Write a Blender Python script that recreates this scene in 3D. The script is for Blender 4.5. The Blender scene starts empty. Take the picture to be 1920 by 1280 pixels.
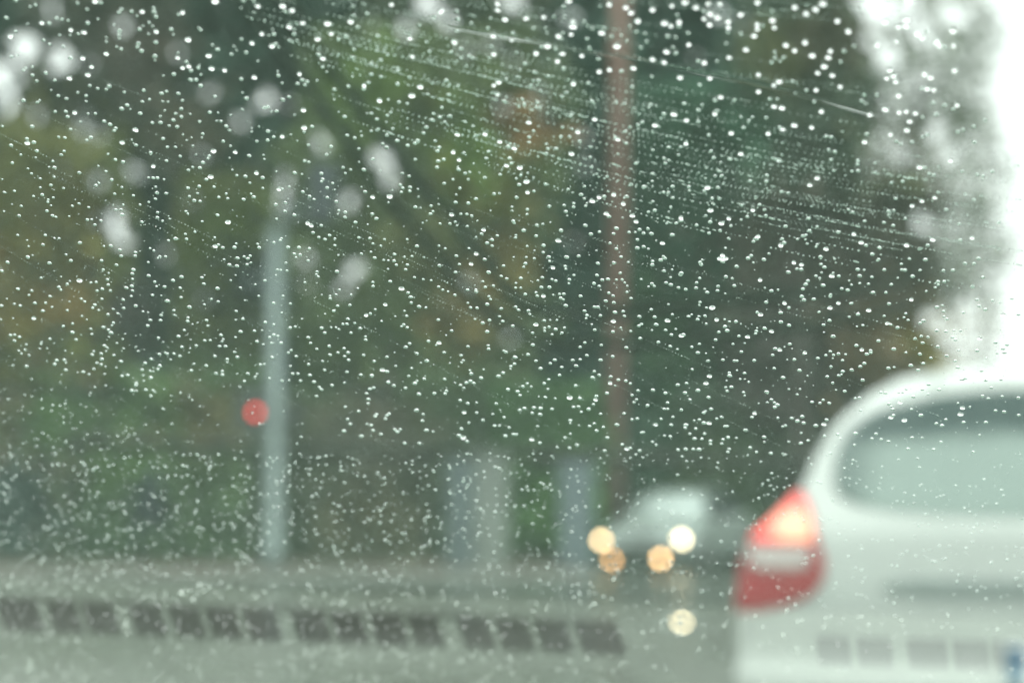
import bpy, bmesh, math, random
import numpy as np
from mathutils import Vector, Matrix, noise
R = math.radians
random.seed(7); rng = np.random.default_rng(7)
sc = bpy.context.scene
COL = sc.collection

# ---------------------------------------------------------------- camera, world, sun, exposure
F = 4400.0            # focal length in pixels of the 1920 px wide photograph
CAMH = 1.22
PITCH = math.atan((905 - 640) / F)
cam_d = bpy.data.cameras.new('camera')
cam = bpy.data.objects.new('camera', cam_d); COL.objects.link(cam)
cam.location = (0, 0, CAMH)
cam.rotation_euler = (math.pi / 2 + PITCH, 0, 0)
cam_d.sensor_width = 36.0
cam_d.lens = F / 1920 * 36.0
cam_d.clip_start = 0.02
cam_d.clip_end = 2000
cam_d.dof.use_dof = True
DF = 0.75
cam_d.dof.focus_distance = DF
cam_d.dof.aperture_fstop = 9.7
sc.camera = cam

SUN_EL, SUN_ROT = R(48), R(120)
w = bpy.data.worlds.new('World'); sc.world = w; w.use_nodes = True
nt = w.node_tree; nt.nodes.clear()
out = nt.nodes.new('ShaderNodeOutputWorld'); bg = nt.nodes.new('ShaderNodeBackground')
sky = nt.nodes.new('ShaderNodeTexSky'); sky.sky_type = 'NISHITA'; sky.sun_disc = False
sky.sun_elevation = SUN_EL; sky.sun_rotation = SUN_ROT
geo = nt.nodes.new('ShaderNodeTexCoord'); sep = nt.nodes.new('ShaderNodeSeparateXYZ')
nt.links.new(geo.outputs['Generated'], sep.inputs[0])
mr = nt.nodes.new('ShaderNodeMapRange'); mr.inputs[1].default_value = 0.0; mr.inputs[2].default_value = 1.0
mr.inputs[3].default_value = 11.0; mr.inputs[4].default_value = 33.0
nt.links.new(sep.outputs[2], mr.inputs[0])
cl = nt.nodes.new('ShaderNodeTexNoise'); cl.inputs['Scale'].default_value = 2.2; cl.inputs['Detail'].default_value = 4
nt.links.new(geo.outputs['Generated'], cl.inputs['Vector'])
clr = nt.nodes.new('ShaderNodeMapRange'); clr.inputs[1].default_value = 0.3; clr.inputs[2].default_value = 0.7
clr.inputs[3].default_value = 0.85; clr.inputs[4].default_value = 1.12
nt.links.new(cl.outputs[0], clr.inputs[0])
mul = nt.nodes.new('ShaderNodeMath'); mul.operation = 'MULTIPLY'
nt.links.new(mr.outputs[0], mul.inputs[0]); nt.links.new(clr.outputs[0], mul.inputs[1])
cmb = nt.nodes.new('ShaderNodeVectorMath'); cmb.operation = 'SCALE'
cmb.inputs[0].default_value = (0.965, 1.0, 0.975)
nt.links.new(mul.outputs[0], cmb.inputs['Scale'])
mx = nt.nodes.new('ShaderNodeMixRGB'); mx.inputs[0].default_value = 0.88
nt.links.new(sky.outputs[0], mx.inputs[1]); nt.links.new(cmb.outputs[0], mx.inputs[2])
nt.links.new(mx.outputs[0], bg.inputs[0]); bg.inputs[1].default_value = 0.13
nt.links.new(bg.outputs[0], out.inputs[0])

sd = bpy.data.lights.new('sun', 'SUN'); sd.energy = 0.6; sd.angle = R(25); sd.color = (1.0, 0.97, 0.92)
so = bpy.data.objects.new('sun', sd); COL.objects.link(so)
so.rotation_euler = (math.pi / 2 - SUN_EL, 0, math.pi - SUN_ROT)
sc.view_settings.view_transform = 'Standard'; sc.view_settings.look = 'None'
sc.view_settings.exposure = 0.0; sc.view_settings.gamma = 1.0
sc.render.film_transparent = False
sc.cycles.max_bounces = 10; sc.cycles.diffuse_bounces = 2; sc.cycles.glossy_bounces = 4
sc.cycles.transmission_bounces = 8; sc.cycles.transparent_max_bounces = 8
sc.cycles.sample_clamp_indirect = 12.0
sc.cycles.use_denoising = True; sc.cycles.use_adaptive_sampling = False

# ---------------------------------------------------------------- pixel <-> world helpers
FW = Vector((0, math.cos(PITCH), math.sin(PITCH))); UP = Vector((0, -math.sin(PITCH), math.cos(PITCH))); RT = Vector((1, 0, 0))
CAM = Vector((0, 0, CAMH))
def pdir(px, py): return FW + RT * ((px - 960) / F) + UP * ((640 - py) / F)
def at(px, py, y):                   # world point seen at pixel px,py standing at world distance y
    d = pdir(px, py); return CAM + d * (y / d.y)
def gz(y): return -0.0075 * max(0.0, y)
def proj(P):                         # arrays of world points -> pixels
    x = P[:, 0]; f = P[:, 1] * FW.y + (P[:, 2] - CAMH) * FW.z; u = P[:, 1] * UP.y + (P[:, 2] - CAMH) * UP.z
    return 960 + F * x / f, 640 - F * u / f

# ---------------------------------------------------------------- object helpers
def tag(o, label=None, cat=None, group=None, kind=None):
    if label: o['label'] = label
    if cat: o['category'] = cat
    if group: o['group'] = group
    if kind: o['kind'] = kind
    return o
def empty(name, loc, rz=0.0):
    o = bpy.data.objects.new(name, None); COL.objects.link(o); o.location = loc; o.rotation_euler = (0, 0, rz)
    o.empty_display_size = 0.2; return o
class MB:
    def __init__(s): s.v = []; s.f = []
    def add(s, vs, fs):
        n = len(s.v); s.v += [tuple(p) for p in vs]; s.f += [tuple(n + i for i in f) for f in fs]; return s
    def box(s, c, d, rz=0.0):
        cx, cy, cz = c; hx, hy, hz = d[0] / 2, d[1] / 2, d[2] / 2; ca, sa = math.cos(rz), math.sin(rz)
        vs = []
        for x, y, z in ((-1,-1,-1),(1,-1,-1),(1,1,-1),(-1,1,-1),(-1,-1,1),(1,-1,1),(1,1,1),(-1,1,1)):
            x *= hx; y *= hy; vs.append((cx + x*ca - y*sa, cy + x*sa + y*ca, cz + z*hz))
        return s.add(vs, [(0,3,2,1),(4,5,6,7),(0,1,5,4),(1,2,6,5),(2,3,7,6),(3,0,4,7)])
    def tube(s, pts, rad, n=12):
        pts = [Vector(p) for p in pts]; rad = rad if isinstance(rad, (list, tuple)) else [rad] * len(pts)
        vs = []; fs = []
        for i, p in enumerate(pts):
            t = (pts[min(i + 1, len(pts) - 1)] - pts[max(i - 1, 0)]).normalized()
            a = Vector((0, 0, 1)) if abs(t.z) < .9 else Vector((0, 1, 0))
            u = t.cross(a).normalized(); v = t.cross(u)
            for k in range(n):
                q = 2 * math.pi * k / n; vs.append(p + (u * math.cos(q) + v * math.sin(q)) * rad[i])
        for i in range(len(pts) - 1):
            for k in range(n):
                fs.append((i*n + k, i*n + (k+1) % n, (i+1)*n + (k+1) % n, (i+1)*n + k))
        fs.append(tuple(range(n))[::-1]); fs.append(tuple((len(pts)-1)*n + k for k in range(n)))
        return s.add(vs, fs)
    def build(s, name, mat, parent=None, smooth=False, bevel=0.0):
        me = bpy.data.meshes.new(name); me.from_pydata(s.v, [], s.f); me.update()
        bm = bmesh.new(); bm.from_mesh(me); bmesh.ops.recalc_face_normals(bm, faces=bm.faces)
        if bevel: bmesh.ops.bevel(bm, geom=list(bm.edges), offset=bevel, segments=2, affect='EDGES', profile=.6)
        bm.to_mesh(me); bm.free()
        if smooth:
            for p in me.polygons: p.use_smooth = True
        if mat: me.materials.append(mat)
        o = bpy.data.objects.new(name, me); COL.objects.link(o)
        if parent: o.parent = parent
        return o
def mat(name, col, rough=.5, metal=0.0, emit=None, est=0.0, coat=0.0, var=0.0, vscale=6.0, bump=0.0):
    m = bpy.data.materials.new(name); m.use_nodes = True; n = m.node_tree.nodes; L = m.node_tree.links; b = n['Principled BSDF']
    b.inputs['Base Color'].default_value = (*col, 1); b.inputs['Roughness'].default_value = rough
    b.inputs['Metallic'].default_value = metal; b.inputs['Coat Weight'].default_value = coat; b.inputs['Coat Roughness'].default_value = .04
    if emit: b.inputs['Emission Color'].default_value = (*emit, 1); b.inputs['Emission Strength'].default_value = est
    if var:
        tc = n.new('ShaderNodeTexCoord'); t = n.new('ShaderNodeTexNoise'); t.inputs['Scale'].default_value = vscale; t.inputs['Detail'].default_value = 5
        L.new(tc.outputs['Object'], t.inputs['Vector'])
        r = n.new('ShaderNodeMapRange'); r.inputs[1].default_value = .3; r.inputs[2].default_value = .7
        r.inputs[3].default_value = 1 - var; r.inputs[4].default_value = 1 + var; L.new(t.outputs[0], r.inputs[0])
        s = n.new('ShaderNodeVectorMath'); s.operation = 'SCALE'; s.inputs[0].default_value = col
        L.new(r.outputs[0], s.inputs['Scale']); L.new(s.outputs[0], b.inputs['Base Color'])
        if bump:
            bu = n.new('ShaderNodeBump'); bu.inputs['Strength'].default_value = bump; L.new(t.outputs[0], bu.inputs['Height']); L.new(bu.outputs[0], b.inputs['Normal'])
    return m
def nodes_of(m): return m.node_tree.nodes, m.node_tree.links, m.node_tree.nodes['Principled BSDF']

M_silver = mat('silver_paint', (.35, .38, .355), .32, .0, coat=.6, var=.03, vscale=3)
M_pale = mat('pale_paint', (.36, .43, .41), .35, .1, coat=.5, var=.03, vscale=3)
M_black = mat('black_plastic', (.03, .034, .034), .5, var=.2, vscale=20)
M_tyre = mat('tyre_rubber', (.025, .025, .025), .8, var=.2, vscale=30)
M_rim = mat('rim_metal', (.45, .46, .46), .35, .8, var=.05)
M_dglass = mat('dark_glass', (.035, .045, .045), .08, var=.05)
M_post = mat('galvanised_steel', (.16, .205, .20), .5, .1, var=.12, vscale=8)
M_wood = mat('weathered_wood', (.27, .165, .135), .85, var=.25, vscale=9, bump=.3)
M_bark = mat('bark', (.045, .04, .034), .9, var=.3, vscale=8, bump=.5)
M_cable = mat('cable_sheath', (.006, .010, .006), .9, var=.1)
M_cable.node_tree.nodes['Principled BSDF'].inputs['Specular IOR Level'].default_value = .02
M_conc = mat('pale_concrete', (.16, .185, .165), .8, var=.12, vscale=5, bump=.2)
M_cab = mat('cabinet_paint', (.075, .10, .105), .5, var=.1, vscale=5)
M_cab2 = mat('cabinet_paint_blue', (.10, .135, .145), .5, var=.1, vscale=5)

# ---------------------------------------------------------------- ground, road, verge, hill
def sheet(name, x0, x1, y0, y1, dz, nx, ny, m, zf=None):
    xs = np.linspace(x0, x1, nx); ys = y0 + (y1 - y0) * np.linspace(0, 1, ny) ** 1.6
    mb = MB(); mb.v = [(x, y, (zf(x, y) if zf else gz(y)) + dz) for y in ys for x in xs]
    mb.f = [(j*nx + i, j*nx + i + 1, (j+1)*nx + i + 1, (j+1)*nx + i) for j in range(ny - 1) for i in range(nx - 1)]
    return mb.build(name, m, smooth=True)
M_soil = mat('soil', (.06, .065, .045), .95, var=.35, vscale=.5, bump=.4)
tag(sheet('ground', -420, 420, -60, 900, -.02, 40, 60, M_soil), kind='structure')
M_road = bpy.data.materials.new('wet_asphalt'); M_road.use_nodes = True
n, L, b = nodes_of(M_road)
tc = n.new('ShaderNodeTexCoord'); t1 = n.new('ShaderNodeTexNoise'); t1.inputs['Scale'].default_value = .35; t1.inputs['Detail'].default_value = 6
t2 = n.new('ShaderNodeTexNoise'); t2.inputs['Scale'].default_value = 60; t2.inputs['Detail'].default_value = 2
L.new(tc.outputs['Object'], t1.inputs[0]); L.new(tc.outputs['Object'], t2.inputs[0])
cr = n.new('ShaderNodeValToRGB'); cr.color_ramp.elements[0].position = .35; cr.color_ramp.elements[0].color = (.030, .035, .030, 1)
cr.color_ramp.elements[1].position = .7; cr.color_ramp.elements[1].color = (.046, .053, .045, 1); L.new(t1.outputs[0], cr.inputs[0]); L.new(cr.outputs[0], b.inputs['Base Color'])
rr = n.new('ShaderNodeMapRange'); rr.inputs[1].default_value = .38; rr.inputs[2].default_value = .62; rr.inputs[3].default_value = .26; rr.inputs[4].default_value = .40
L.new(t1.outputs[0], rr.inputs[0]); L.new(rr.outputs[0], b.inputs['Roughness'])
bu = n.new('ShaderNodeBump'); bu.inputs['Strength'].default_value = .04; bu.inputs['Distance'].default_value = .002
L.new(t2.outputs[0], bu.inputs['Height']); L.new(bu.outputs[0], b.inputs['Normal'])
b.inputs['Specular IOR Level'].default_value = .22
tag(sheet('road', -60, 60, -30, 60, 0, 30, 60, M_road), kind='structure')
M_verge = bpy.data.materials.new('leaf_littered_verge'); M_verge.use_nodes = True
n, L, b = nodes_of(M_verge); b.inputs['Roughness'].default_value = .85
tc = n.new('ShaderNodeTexCoord'); t1 = n.new('ShaderNodeTexNoise'); t1.inputs['Scale'].default_value = .5; t1.inputs['Detail'].default_value = 6
L.new(tc.outputs['Object'], t1.inputs[0]); cr = n.new('ShaderNodeValToRGB'); L.new(t1.outputs[0], cr.inputs[0])
cr.color_ramp.elements[0].position = .38; cr.color_ramp.elements[0].color = (.065, .042, .03, 1)
cr.color_ramp.elements[1].position = .62; cr.color_ramp.elements[1].color = (.038, .042, .026, 1); L.new(cr.outputs[0], b.inputs['Base Color'])
# verge on the far side of the crossing: raised by its kerb, ends left of the oncoming car
vm = MB(); VX1 = 1.15
for (x0, x1, y0, y1) in ((-60, VX1, 36.8, 47.0),):
    vm.add([(x0,y0,gz(y0)+.10),(x1,y0,gz(y0)+.10),(x1,y1,gz(y1)+.22),(x0,y1,gz(y1)+.22),(x0,y0,gz(y0)-.05),(x1,y0,gz(y0)-.05),(x1,y1,gz(y1)-.05),(x0,y1,gz(y1)-.05)],
           [(0,1,2,3),(4,5,1,0),(5,6,2,1),(6,7,3,2),(7,4,0,3)])
tag(vm.build('verge', M_verge), kind='structure')
km = MB(); km.box((-29.4, 36.72, gz(36.7)+.035), (61.4, .15, .15)); km.box((VX1+.08, 42.1, gz(42)+.04), (.15, 10.6, .15))
tag(km.build('kerb', mat('kerb_stone', (.20, .21, .19), .7, var=.15), bevel=.01), kind='structure')
def hillz(x, y):
    t = min(1, max(0, (y - 45.5) / 9)); t = t*t*(3-2*t)
    return gz(y) - .3 + t * (2.9 + .35 * noise.noise(Vector((x*.15, y*.2, 0))))
hl = mat('bank_undergrowth', (.045, .065, .038), .95, var=.45, vscale=.7, bump=.5)
tag(sheet('hill', -70, 70, 45, 120, 0, 60, 40, hl, hillz), kind='structure')

# ---------------------------------------------------------------- foliage
GAPS = [(100,15,13),(232,50,13),(50,85,32),(112,108,28),(0,150,36),(15,200,14),(75,215,14),(155,245,12),(165,120,12),(40,112,13),(395,172,10),(496,190,12),(545,196,12),(600,270,14),
 (250,322,13),(185,340,13),(205,415,25),(225,445,20),(160,270,10),(300,480,9),(712,300,19),(725,345,21),(660,383,14),(570,485,12),(662,508,14),(640,540,10),(600,560,8),
 (800,12,24),(760,55,13),(840,45,14),(960,0,20),(920,90,12),(870,95,14),(960,110,10),(1010,180,9),(940,200,8),(380,560,7),(400,605,7),(955,632,8),(535,325,7),(536,350,7),(535,378,7),(534,402,6),
 (1725,420,17),(1740,600,13),(1815,580,15),(1810,630,14),(1665,110,20),(1640,85,14),(1720,150,10),(1755,250,12),(1785,290,10),(1620,10,22),(1700,15,24),(1790,30,22),
 (1345,25,8),(1450,560,5),(1650,20,26),(1720,60,20)]
GAPS = [(a, b_, c*(.84 if c < 18 else .95)) for a, b_, c in GAPS]
for k in range(46): GAPS.append((random.uniform(0, 1600), random.uniform(0, 600), random.uniform(1.0, 3.6)))
GA = np.array(GAPS, float)
BLOBS = [(30,510,75,(.19,.13,.045)),(110,560,70,(.17,.12,.045)),(10,600,60,(.15,.12,.04)),(60,330,110,(.11,.115,.04)),(90,440,90,(.12,.11,.04)),(985,240,55,(.20,.13,.065)),(900,330,70,(.14,.14,.045)),
 (930,480,70,(.14,.12,.05)),(870,600,55,(.16,.13,.05)),(860,540,60,(.14,.11,.05)),(790,470,80,(.10,.11,.05)),(430,430,60,(.10,.13,.035)),(670,180,80,(.10,.15,.05)),(880,280,60,(.10,.15,.05)),
 (1450,120,60,(.11,.12,.06)),(1560,560,120,(.085,.075,.065)),(1480,470,110,(.08,.075,.06)),(1460,700,110,(.065,.06,.055)),(1650,640,80,(.13,.10,.06)),(1770,640,60,(.16,.14,.05)),(250,110,60,(.09,.08,.065)),(360,250,70,(.085,.08,.055)),
 (250,590,60,(.05,.05,.045)),(330,830,110,(.075,.12,.045)),(60,840,90,(.11,.09,.055)),(110,780,70,(.07,.12,.045)),(240,900,70,(.08,.14,.045)),(700,830,90,(.085,.08,.06)),(390,790,60,(.11,.10,.05)),(700,1000,90,(.09,.085,.05)),(30,950,80,(.03,.05,.05)),(280,960,45,(.03,.04,.05)),
 (1060,960,60,(.06,.14,.03)),(480,530,60,(.04,.05,.05)),(1350,880,80,(.055,.08,.04)),(1550,60,60,(.07,.07,.045)),(1230,620,80,(.05,.11,.05)),(1330,240,90,(.04,.10,.06)),(1700,300,60,(.10,.11,.06))]
M_leaf = bpy.data.materials.new('foliage'); M_leaf.use_nodes = True
n, L, b = nodes_of(M_leaf)
av = n.new('ShaderNodeAttribute'); av.attribute_name = 'leaf_colour'; L.new(av.outputs['Color'], b.inputs['Base Color'])
b.inputs['Roughness'].default_value = .55; b.inputs['Specular IOR Level'].default_value = .35
def leaf_mesh(name, P, size, colr, parent, carve=True, blob=1.0):
    P = np.asarray(P, float)
    px, py = proj(P)
    if carve:
        d = np.sqrt((px[:, None] - GA[None, :, 0])**2 + (py[:, None] - GA[None, :, 1])**2)
        rr = GA[None, :, 2] + size * 110 * .42
        wob = (1 + .35*np.sin(P[:, 0]*9+P[:, 2]*4)*np.cos(P[:, 2]*7) + .17*rng.standard_normal(len(P)))[:, None]
        keep = (d > rr * wob).all(1); P = P[keep]; px = px[keep]; py = py[keep]
    N = len(P)
    if N == 0: return None
    c = np.tile(np.array(colr), (N, 1)) * (1 + .25 * rng.standard_normal((N, 1))).clip(.35, 1.8)
    for (bx, by, br, bc) in BLOBS:
        wv = (1.5*np.exp(-((px-bx)**2 + (py-by)**2) / (br*br))).clip(0, 1) * blob
        sel = rng.random(N) < wv
        c[sel] = np.array(bc) * (1 + .2 * rng.standard_normal((sel.sum(), 1))).clip(.4, 1.8)
    lum = c.mean(1, keepdims=True); c = lum + (c - lum)*1.25; c = (c*1.22).clip(.006, .6)
    a = rng.standard_normal((N, 3)); a /= np.linalg.norm(a, axis=1)[:, None]
    t = rng.standard_normal((N, 3)); u = np.cross(a, t); u /= np.linalg.norm(u, axis=1)[:, None]; v = np.cross(a, u)
    s = size * (.6 + .8 * rng.random((N, 1)))
    # leaf spray: a pointed five-cornered face, slightly folded
    c5 = [(-.5, -.1), (0, -.45), (.55, -.05), (.2, .4), (-.3, .42)]
    V = np.stack([P + u*s*p + v*s*q + a*s*.12*((k % 2)*2-1) for k, (p, q) in enumerate(c5)], 1).reshape(-1, 3)
    me = bpy.data.meshes.new(name)
    me.vertices.add(N*5); me.vertices.foreach_set('co', V.ravel())
    me.loops.add(N*5); me.loops.foreach_set('vertex_index', np.arange(N*5, dtype=np.int32))
    me.polygons.add(N); me.polygons.foreach_set('loop_start', np.arange(0, N*5, 5, dtype=np.int32)); me.polygons.foreach_set('loop_total', np.full(N, 5, np.int32))
    me.update(); me.validate()
    at_ = me.color_attributes.new('leaf_colour', 'FLOAT_COLOR', 'POINT')
    at_.data.foreach_set('color', np.concatenate([np.repeat(c, 5, 0), np.ones((N*5, 1))], 1).astype(np.float32).ravel())
    me.materials.append(M_leaf)
    o = bpy.data.objects.new(name, me); COL.objects.link(o); o.parent = parent
    if parent: o.matrix_parent_inverse = parent.matrix_world.inverted()
    return o
def crown_pts(px0, px1, py0, py1, y, N, depth, lumps=26, conifer=False, seed=0, solid=.0):
    r = np.random.default_rng(seed); A = at(px0, py0, y); B = at(px1, py1, y)
    cx, hw = (A.x+B.x)/2, (B.x-A.x)/2; zt, zb = A.z, B.z; out = []
    if conifer:
        t = r.random(N)**.8; hh = hw * (.25 + .75*t) * (.72 + .28*np.abs(np.sin(t*lumps)))
        ang = r.random(N)*6.283; rad = np.sqrt(r.random(N))
        return np.stack([cx + np.cos(ang)*rad*hh, y + np.sin(ang)*rad*depth*(.3+.7*t), zt + (zb-zt)*t - .25*rad*hh], 1)
    k = lumps; C = np.stack([cx + hw*(r.random(k)*2-1)*.82, y + depth*(r.random(k)*2-1)*.6, zb + (zt-zb)*(.08+.84*r.random(k))], 1)
    Rr = (.22 + .22*r.random(k)) * min(2*hw, (zt-zb)) * .75
    idx = r.integers(0, k, N); a = r.standard_normal((N, 3)); a /= np.linalg.norm(a, axis=1)[:, None]
    q = Rr[idx][:, None] * (r.random((N, 1))**.45); P = C[idx] + a*q*np.array([1, min(1, depth/1.0), .85])
    u = int(N*solid)
    if u: P[:u] = np.stack([cx+hw*(r.random(u)*2-1)*.95, y+depth*(r.random(u)*2-1), zb+(zt-zb)*r.random(u)], 1)
    return P
def tree(name, label, cat, px0, px1, py0, py1, y, N, size, colr, depth=.9, conifer=False, seed=0, lumps=26, solid=.35, blob=1.0, group='trees along the far bank', trunk=True, carve=True):
    base = at((px0+px1)/2, 900, y); gzv = max(hillz(base.x, y), gz(y)) - .05
    root = tag(empty(name, (base.x, y, gzv)), label, cat, group)
    bpy.context.view_layer.update()
    leaf_mesh('crown' if trunk else 'foliage', crown_pts(px0, px1, py0, py1, y, N, depth, lumps, conifer, seed, solid), size, colr, root, carve, blob)
    ztop = at(0, py0, y).z; tm = MB(); rr = random.Random(seed)
    if trunk:
        H = ztop - gzv
        pts = [(rr.uniform(-.05, .05)*i, rr.uniform(-.05, .05)*i, H*.92*i/6) for i in range(7)]
        tm.tube(pts, [.2*(1-.13*i) for i in range(7)], 9)
        for k in range(10):
            i = rr.randrange(1, 6); p = Vector(pts[i]); a = rr.uniform(0, 6.28); l = abs((at(px1,0,y).x-at(px0,0,y).x)/2)*rr.uniform(.35, .8)
            tm.tube([p, p + Vector((math.cos(a)*l*.5, math.sin(a)*.35, l*.25)), p + Vector((math.cos(a)*l, math.sin(a)*.6, l*.35))], [.06, .035, .012], 6)
        tm.build('trunk', M_bark, root, smooth=True)
    else:
        for k in range(9):
            a = rr.uniform(0, 6.28); l = (ztop-gzv)*.8
            tm.tube([(0,0,0), (math.cos(a)*l*.25, math.sin(a)*.2, l*.6), (math.cos(a)*l*.5, math.sin(a)*.4, l)], [.03, .02, .006], 5)
        tm.build('stem', M_bark, root, smooth=True)
    return root
DK = (.022, .045, .034); TEAL = (.028, .062, .048); OL = (.085, .10, .035); GR = (.055, .10, .035); MAR = (.07, .068, .052)
# far row: dark evergreens
far = [(-60,210,-190,820,'leftmost of the tall dark evergreens at the back of the bank'),(150,440,-260,830,'tall dark evergreen behind the tree with the two pale sky gaps'),
 (360,660,-240,820,'tall dark evergreen behind the traffic light pole'),(600,900,-120,820,'tall dark evergreen behind the broad yellow green tree'),
 (860,1160,-150,830,'tall dark evergreen just to the left of the wooden utility pole'),(1110,1400,-240,830,'tall dark evergreen just to the right of the wooden utility pole'),
 (1330,1620,-220,840,'tall dark evergreen behind the brownish tree above the white car'),]
for i, (a, b_, t, bt, lab) in enumerate(far):
    tree('evergreen_tree', lab, 'tree', a, b_, t, bt, 50 + (i % 2)*1.2, 17000, .30, TEAL if i > 3 else DK, 1.1, seed=10+i, lumps=34, solid=.55, blob=.8, group='dark evergreens at the back of the bank')
# near row: leafy trees in autumn colours
near = [(-90,250,250,720,OL,'olive and orange autumn tree at the left end of the bank',7000,.75),
 (40,330,-80,330,(.05,.055,.042),'sparse brownish tree with wide sky gaps in its top',5500,.4),
 (330,500,330,700,OL,'narrow olive tree just left of the traffic light pole',3500,.6),
 (555,1010,60,720,(.07,.095,.042),'broad yellow green tree with an orange patch right of the traffic light pole',14000,.45),
 (690,1010,-120,160,(.06,.08,.05),'upper tree crown with a bright sky gap left of the utility pole',3800,.3),
 (1180,1430,150,760,(.033,.08,.05),'deep green leafy tree right of the wooden utility pole',8000,.5),
 (1390,1760,330,860,MAR,'brownish maroon tree above the roof of the white car',9500,.6),
 (1380,1620,-60,380,(.045,.065,.045),'dark crowned tree whose top meets the open sky',6500,.6)]
for i, (a, b_, t, bt, c, lab, N, bl) in enumerate(near):
    tree('deciduous_tree', lab, 'tree', a, b_, t, bt, 44.0 + (i % 3)*.9 + (2.4 if i in (5, 6) else 0), N, .22, c, .8, seed=40+i, lumps=30, solid=.45, blob=1.0, group='leafy trees in front of the evergreens')
tree('deciduous_tree', 'thin pale green tree dissolving into the white sky at the right edge', 'tree', 1560, 1880, -90, 720, 47, 9500, .11, (.12,.15,.10), .8, seed=73, lumps=80, solid=.30, group='leafy trees in front of the evergreens')
# shrubs on the bank
sh = [(-60,130,760,1040,(.06,.075,.04),'brown green shrub at the left end of the verge'),(80,300,760,1050,(.05,.09,.036),'bright green shrub left of the red signal'),
 (240,470,700,1040,(.055,.09,.04),'green shrub directly behind the red signal lamp'),(420,640,740,1050,(.05,.07,.036),'dark green shrub behind the foot of the traffic light pole'),
 (580,800,760,1050,(.055,.065,.036),'brownish shrub between the traffic light pole and the gate pillar'),(740,960,700,1040,(.05,.075,.036),'green shrub behind the pale gate pillar'),
 (920,1130,720,1030,(.045,.09,.034),'light green shrub between the pillar and the blue grey cabinet'),(1080,1300,775,1040,(.03,.065,.042),'dark teal shrub below the utility pole'),
 (1260,1500,740,1050,(.035,.055,.036),'dark shrub behind the oncoming car'),(1440,1640,780,1050,(.04,.045,.034),'dark brown shrub half hidden by the white car'),(1600,1960,820,1050,(.04,.05,.036),'low dark hedge behind the white car')]
for i, (a, b_, t, bt, c, lab) in enumerate(sh):
    tree('shrub', lab, 'shrub', a, b_, t, bt, 45.8 if i >= 7 else 42.3 + (i % 2)*.6, 6500, .19, c, .6, seed=90+i, lumps=22, solid=.6, blob=1.0, group='shrubs on the bank', trunk=False)
# undergrowth mass on the slope
gp = []
for k in range(26000):
    x = random.uniform(-14, 16); y = random.uniform(45, 56); gp.append((x, y, hillz(x, y) + random.random()**2*.9))
ug = leaf_mesh('undergrowth', gp, .24, (.04, .06, .036), None, True, .6); tag(ug, 'dark leafy undergrowth covering the bank behind the shrubs', 'undergrowth', kind='stuff')

# ---------------------------------------------------------------- poles, cables, cabinets
YP = 38.5
pb = at(512, 1066, YP); pt = at(518, 432, YP); g0 = gz(YP) + .12
root = tag(empty('traffic_light_pole', (pb.x, YP, g0)), 'grey metal traffic light pole with a red signal lit low on its left side', 'traffic light')
h = pt.z - g0
m_ = MB(); m_.tube([(0,0,0),(0,0,.35),(.01,0,.36),(pt.x-pb.x,0,h)], [.15,.15,.125,.105], 20); m_.build('pole', M_post, root, smooth=True)
m_ = MB(); m_.tube([(pt.x-pb.x,0,h),(pt.x-pb.x,0,h+.05)], [.12,.08], 16); m_.build('cap', M_post, root)
m_ = MB(); m_.tube([(0,0,-.02),(0,0,.05)], .24, 16); m_.build('base_plate', M_black, root)
rl = at(478, 772, YP - .2) - Vector((pb.x, YP, g0))
m_ = MB(); m_.box((rl.x-.05, 0, rl.z+.01), (.52, .22, .76)); sh_ = m_.build('signal_housing', M_black, root, bevel=.03)
m_ = MB()
for dz in (.0,): 
    for k in range(13):
        a = math.pi*(-.1 + 1.2*k/12); c_, s_ = math.cos(a), math.sin(a)
    vs = []; fs = []
    for k in range(13):
        a = math.pi*(-.12 + 1.24*k/12)
        for (rd, yy) in ((.135,-.112),(.125,-.30),(.119,-.30),(.129,-.112)): vs.append((rl.x + rd*math.cos(a), yy, rl.z + rd*math.sin(a)))
    for k in range(12):
        for q in range(4): fs.append((k*4+q, k*4+(q+1) % 4, (k+1)*4+(q+1) % 4, (k+1)*4+q))
    m_.add(vs, fs)
m_.build('visor', M_black, sh_)
M_red = mat('red_signal', (.5, .02, .02), .3, emit=(1, .015, .018), est=6.5)
m_ = MB(); m_.tube([(rl.x, -.112, rl.z), (rl.x, -.125, rl.z)], [.057, .046], 20); o = m_.build('red_lamp', M_red, sh_, smooth=False)
m_ = MB(); m_.box((rl.x/2+.02, 0, rl.z), (abs(rl.x)*.6, .05, .05)); m_.build('bracket', M_post, root)
bk = at(548, 778, YP) - Vector((pb.x, YP, g0))
m_ = MB(); m_.box((bk.x, .03, bk.z), (.20, .26, .55)); m_.build('rear_signal_housing', M_black, root, bevel=.03)
bk = at(606, 362, YP) - Vector((pb.x, YP, g0))
m_ = MB(); m_.box((bk.x, .03, bk.z), (.46, .30, 1.0)); hh_ = m_.build('upper_signal_housing', mat('slate_housing', (.03, .042, .046), .5, var=.2), root, bevel=.04)
m_ = MB(); m_.tube([(pt.x-pb.x, 0, h-.1), (pt.x-pb.x+.05, 0, h+.25), (bk.x-.1, 0, bk.z-.25)], .04, 8); m_.build('bracket', M_post, hh_, smooth=True)

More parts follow.
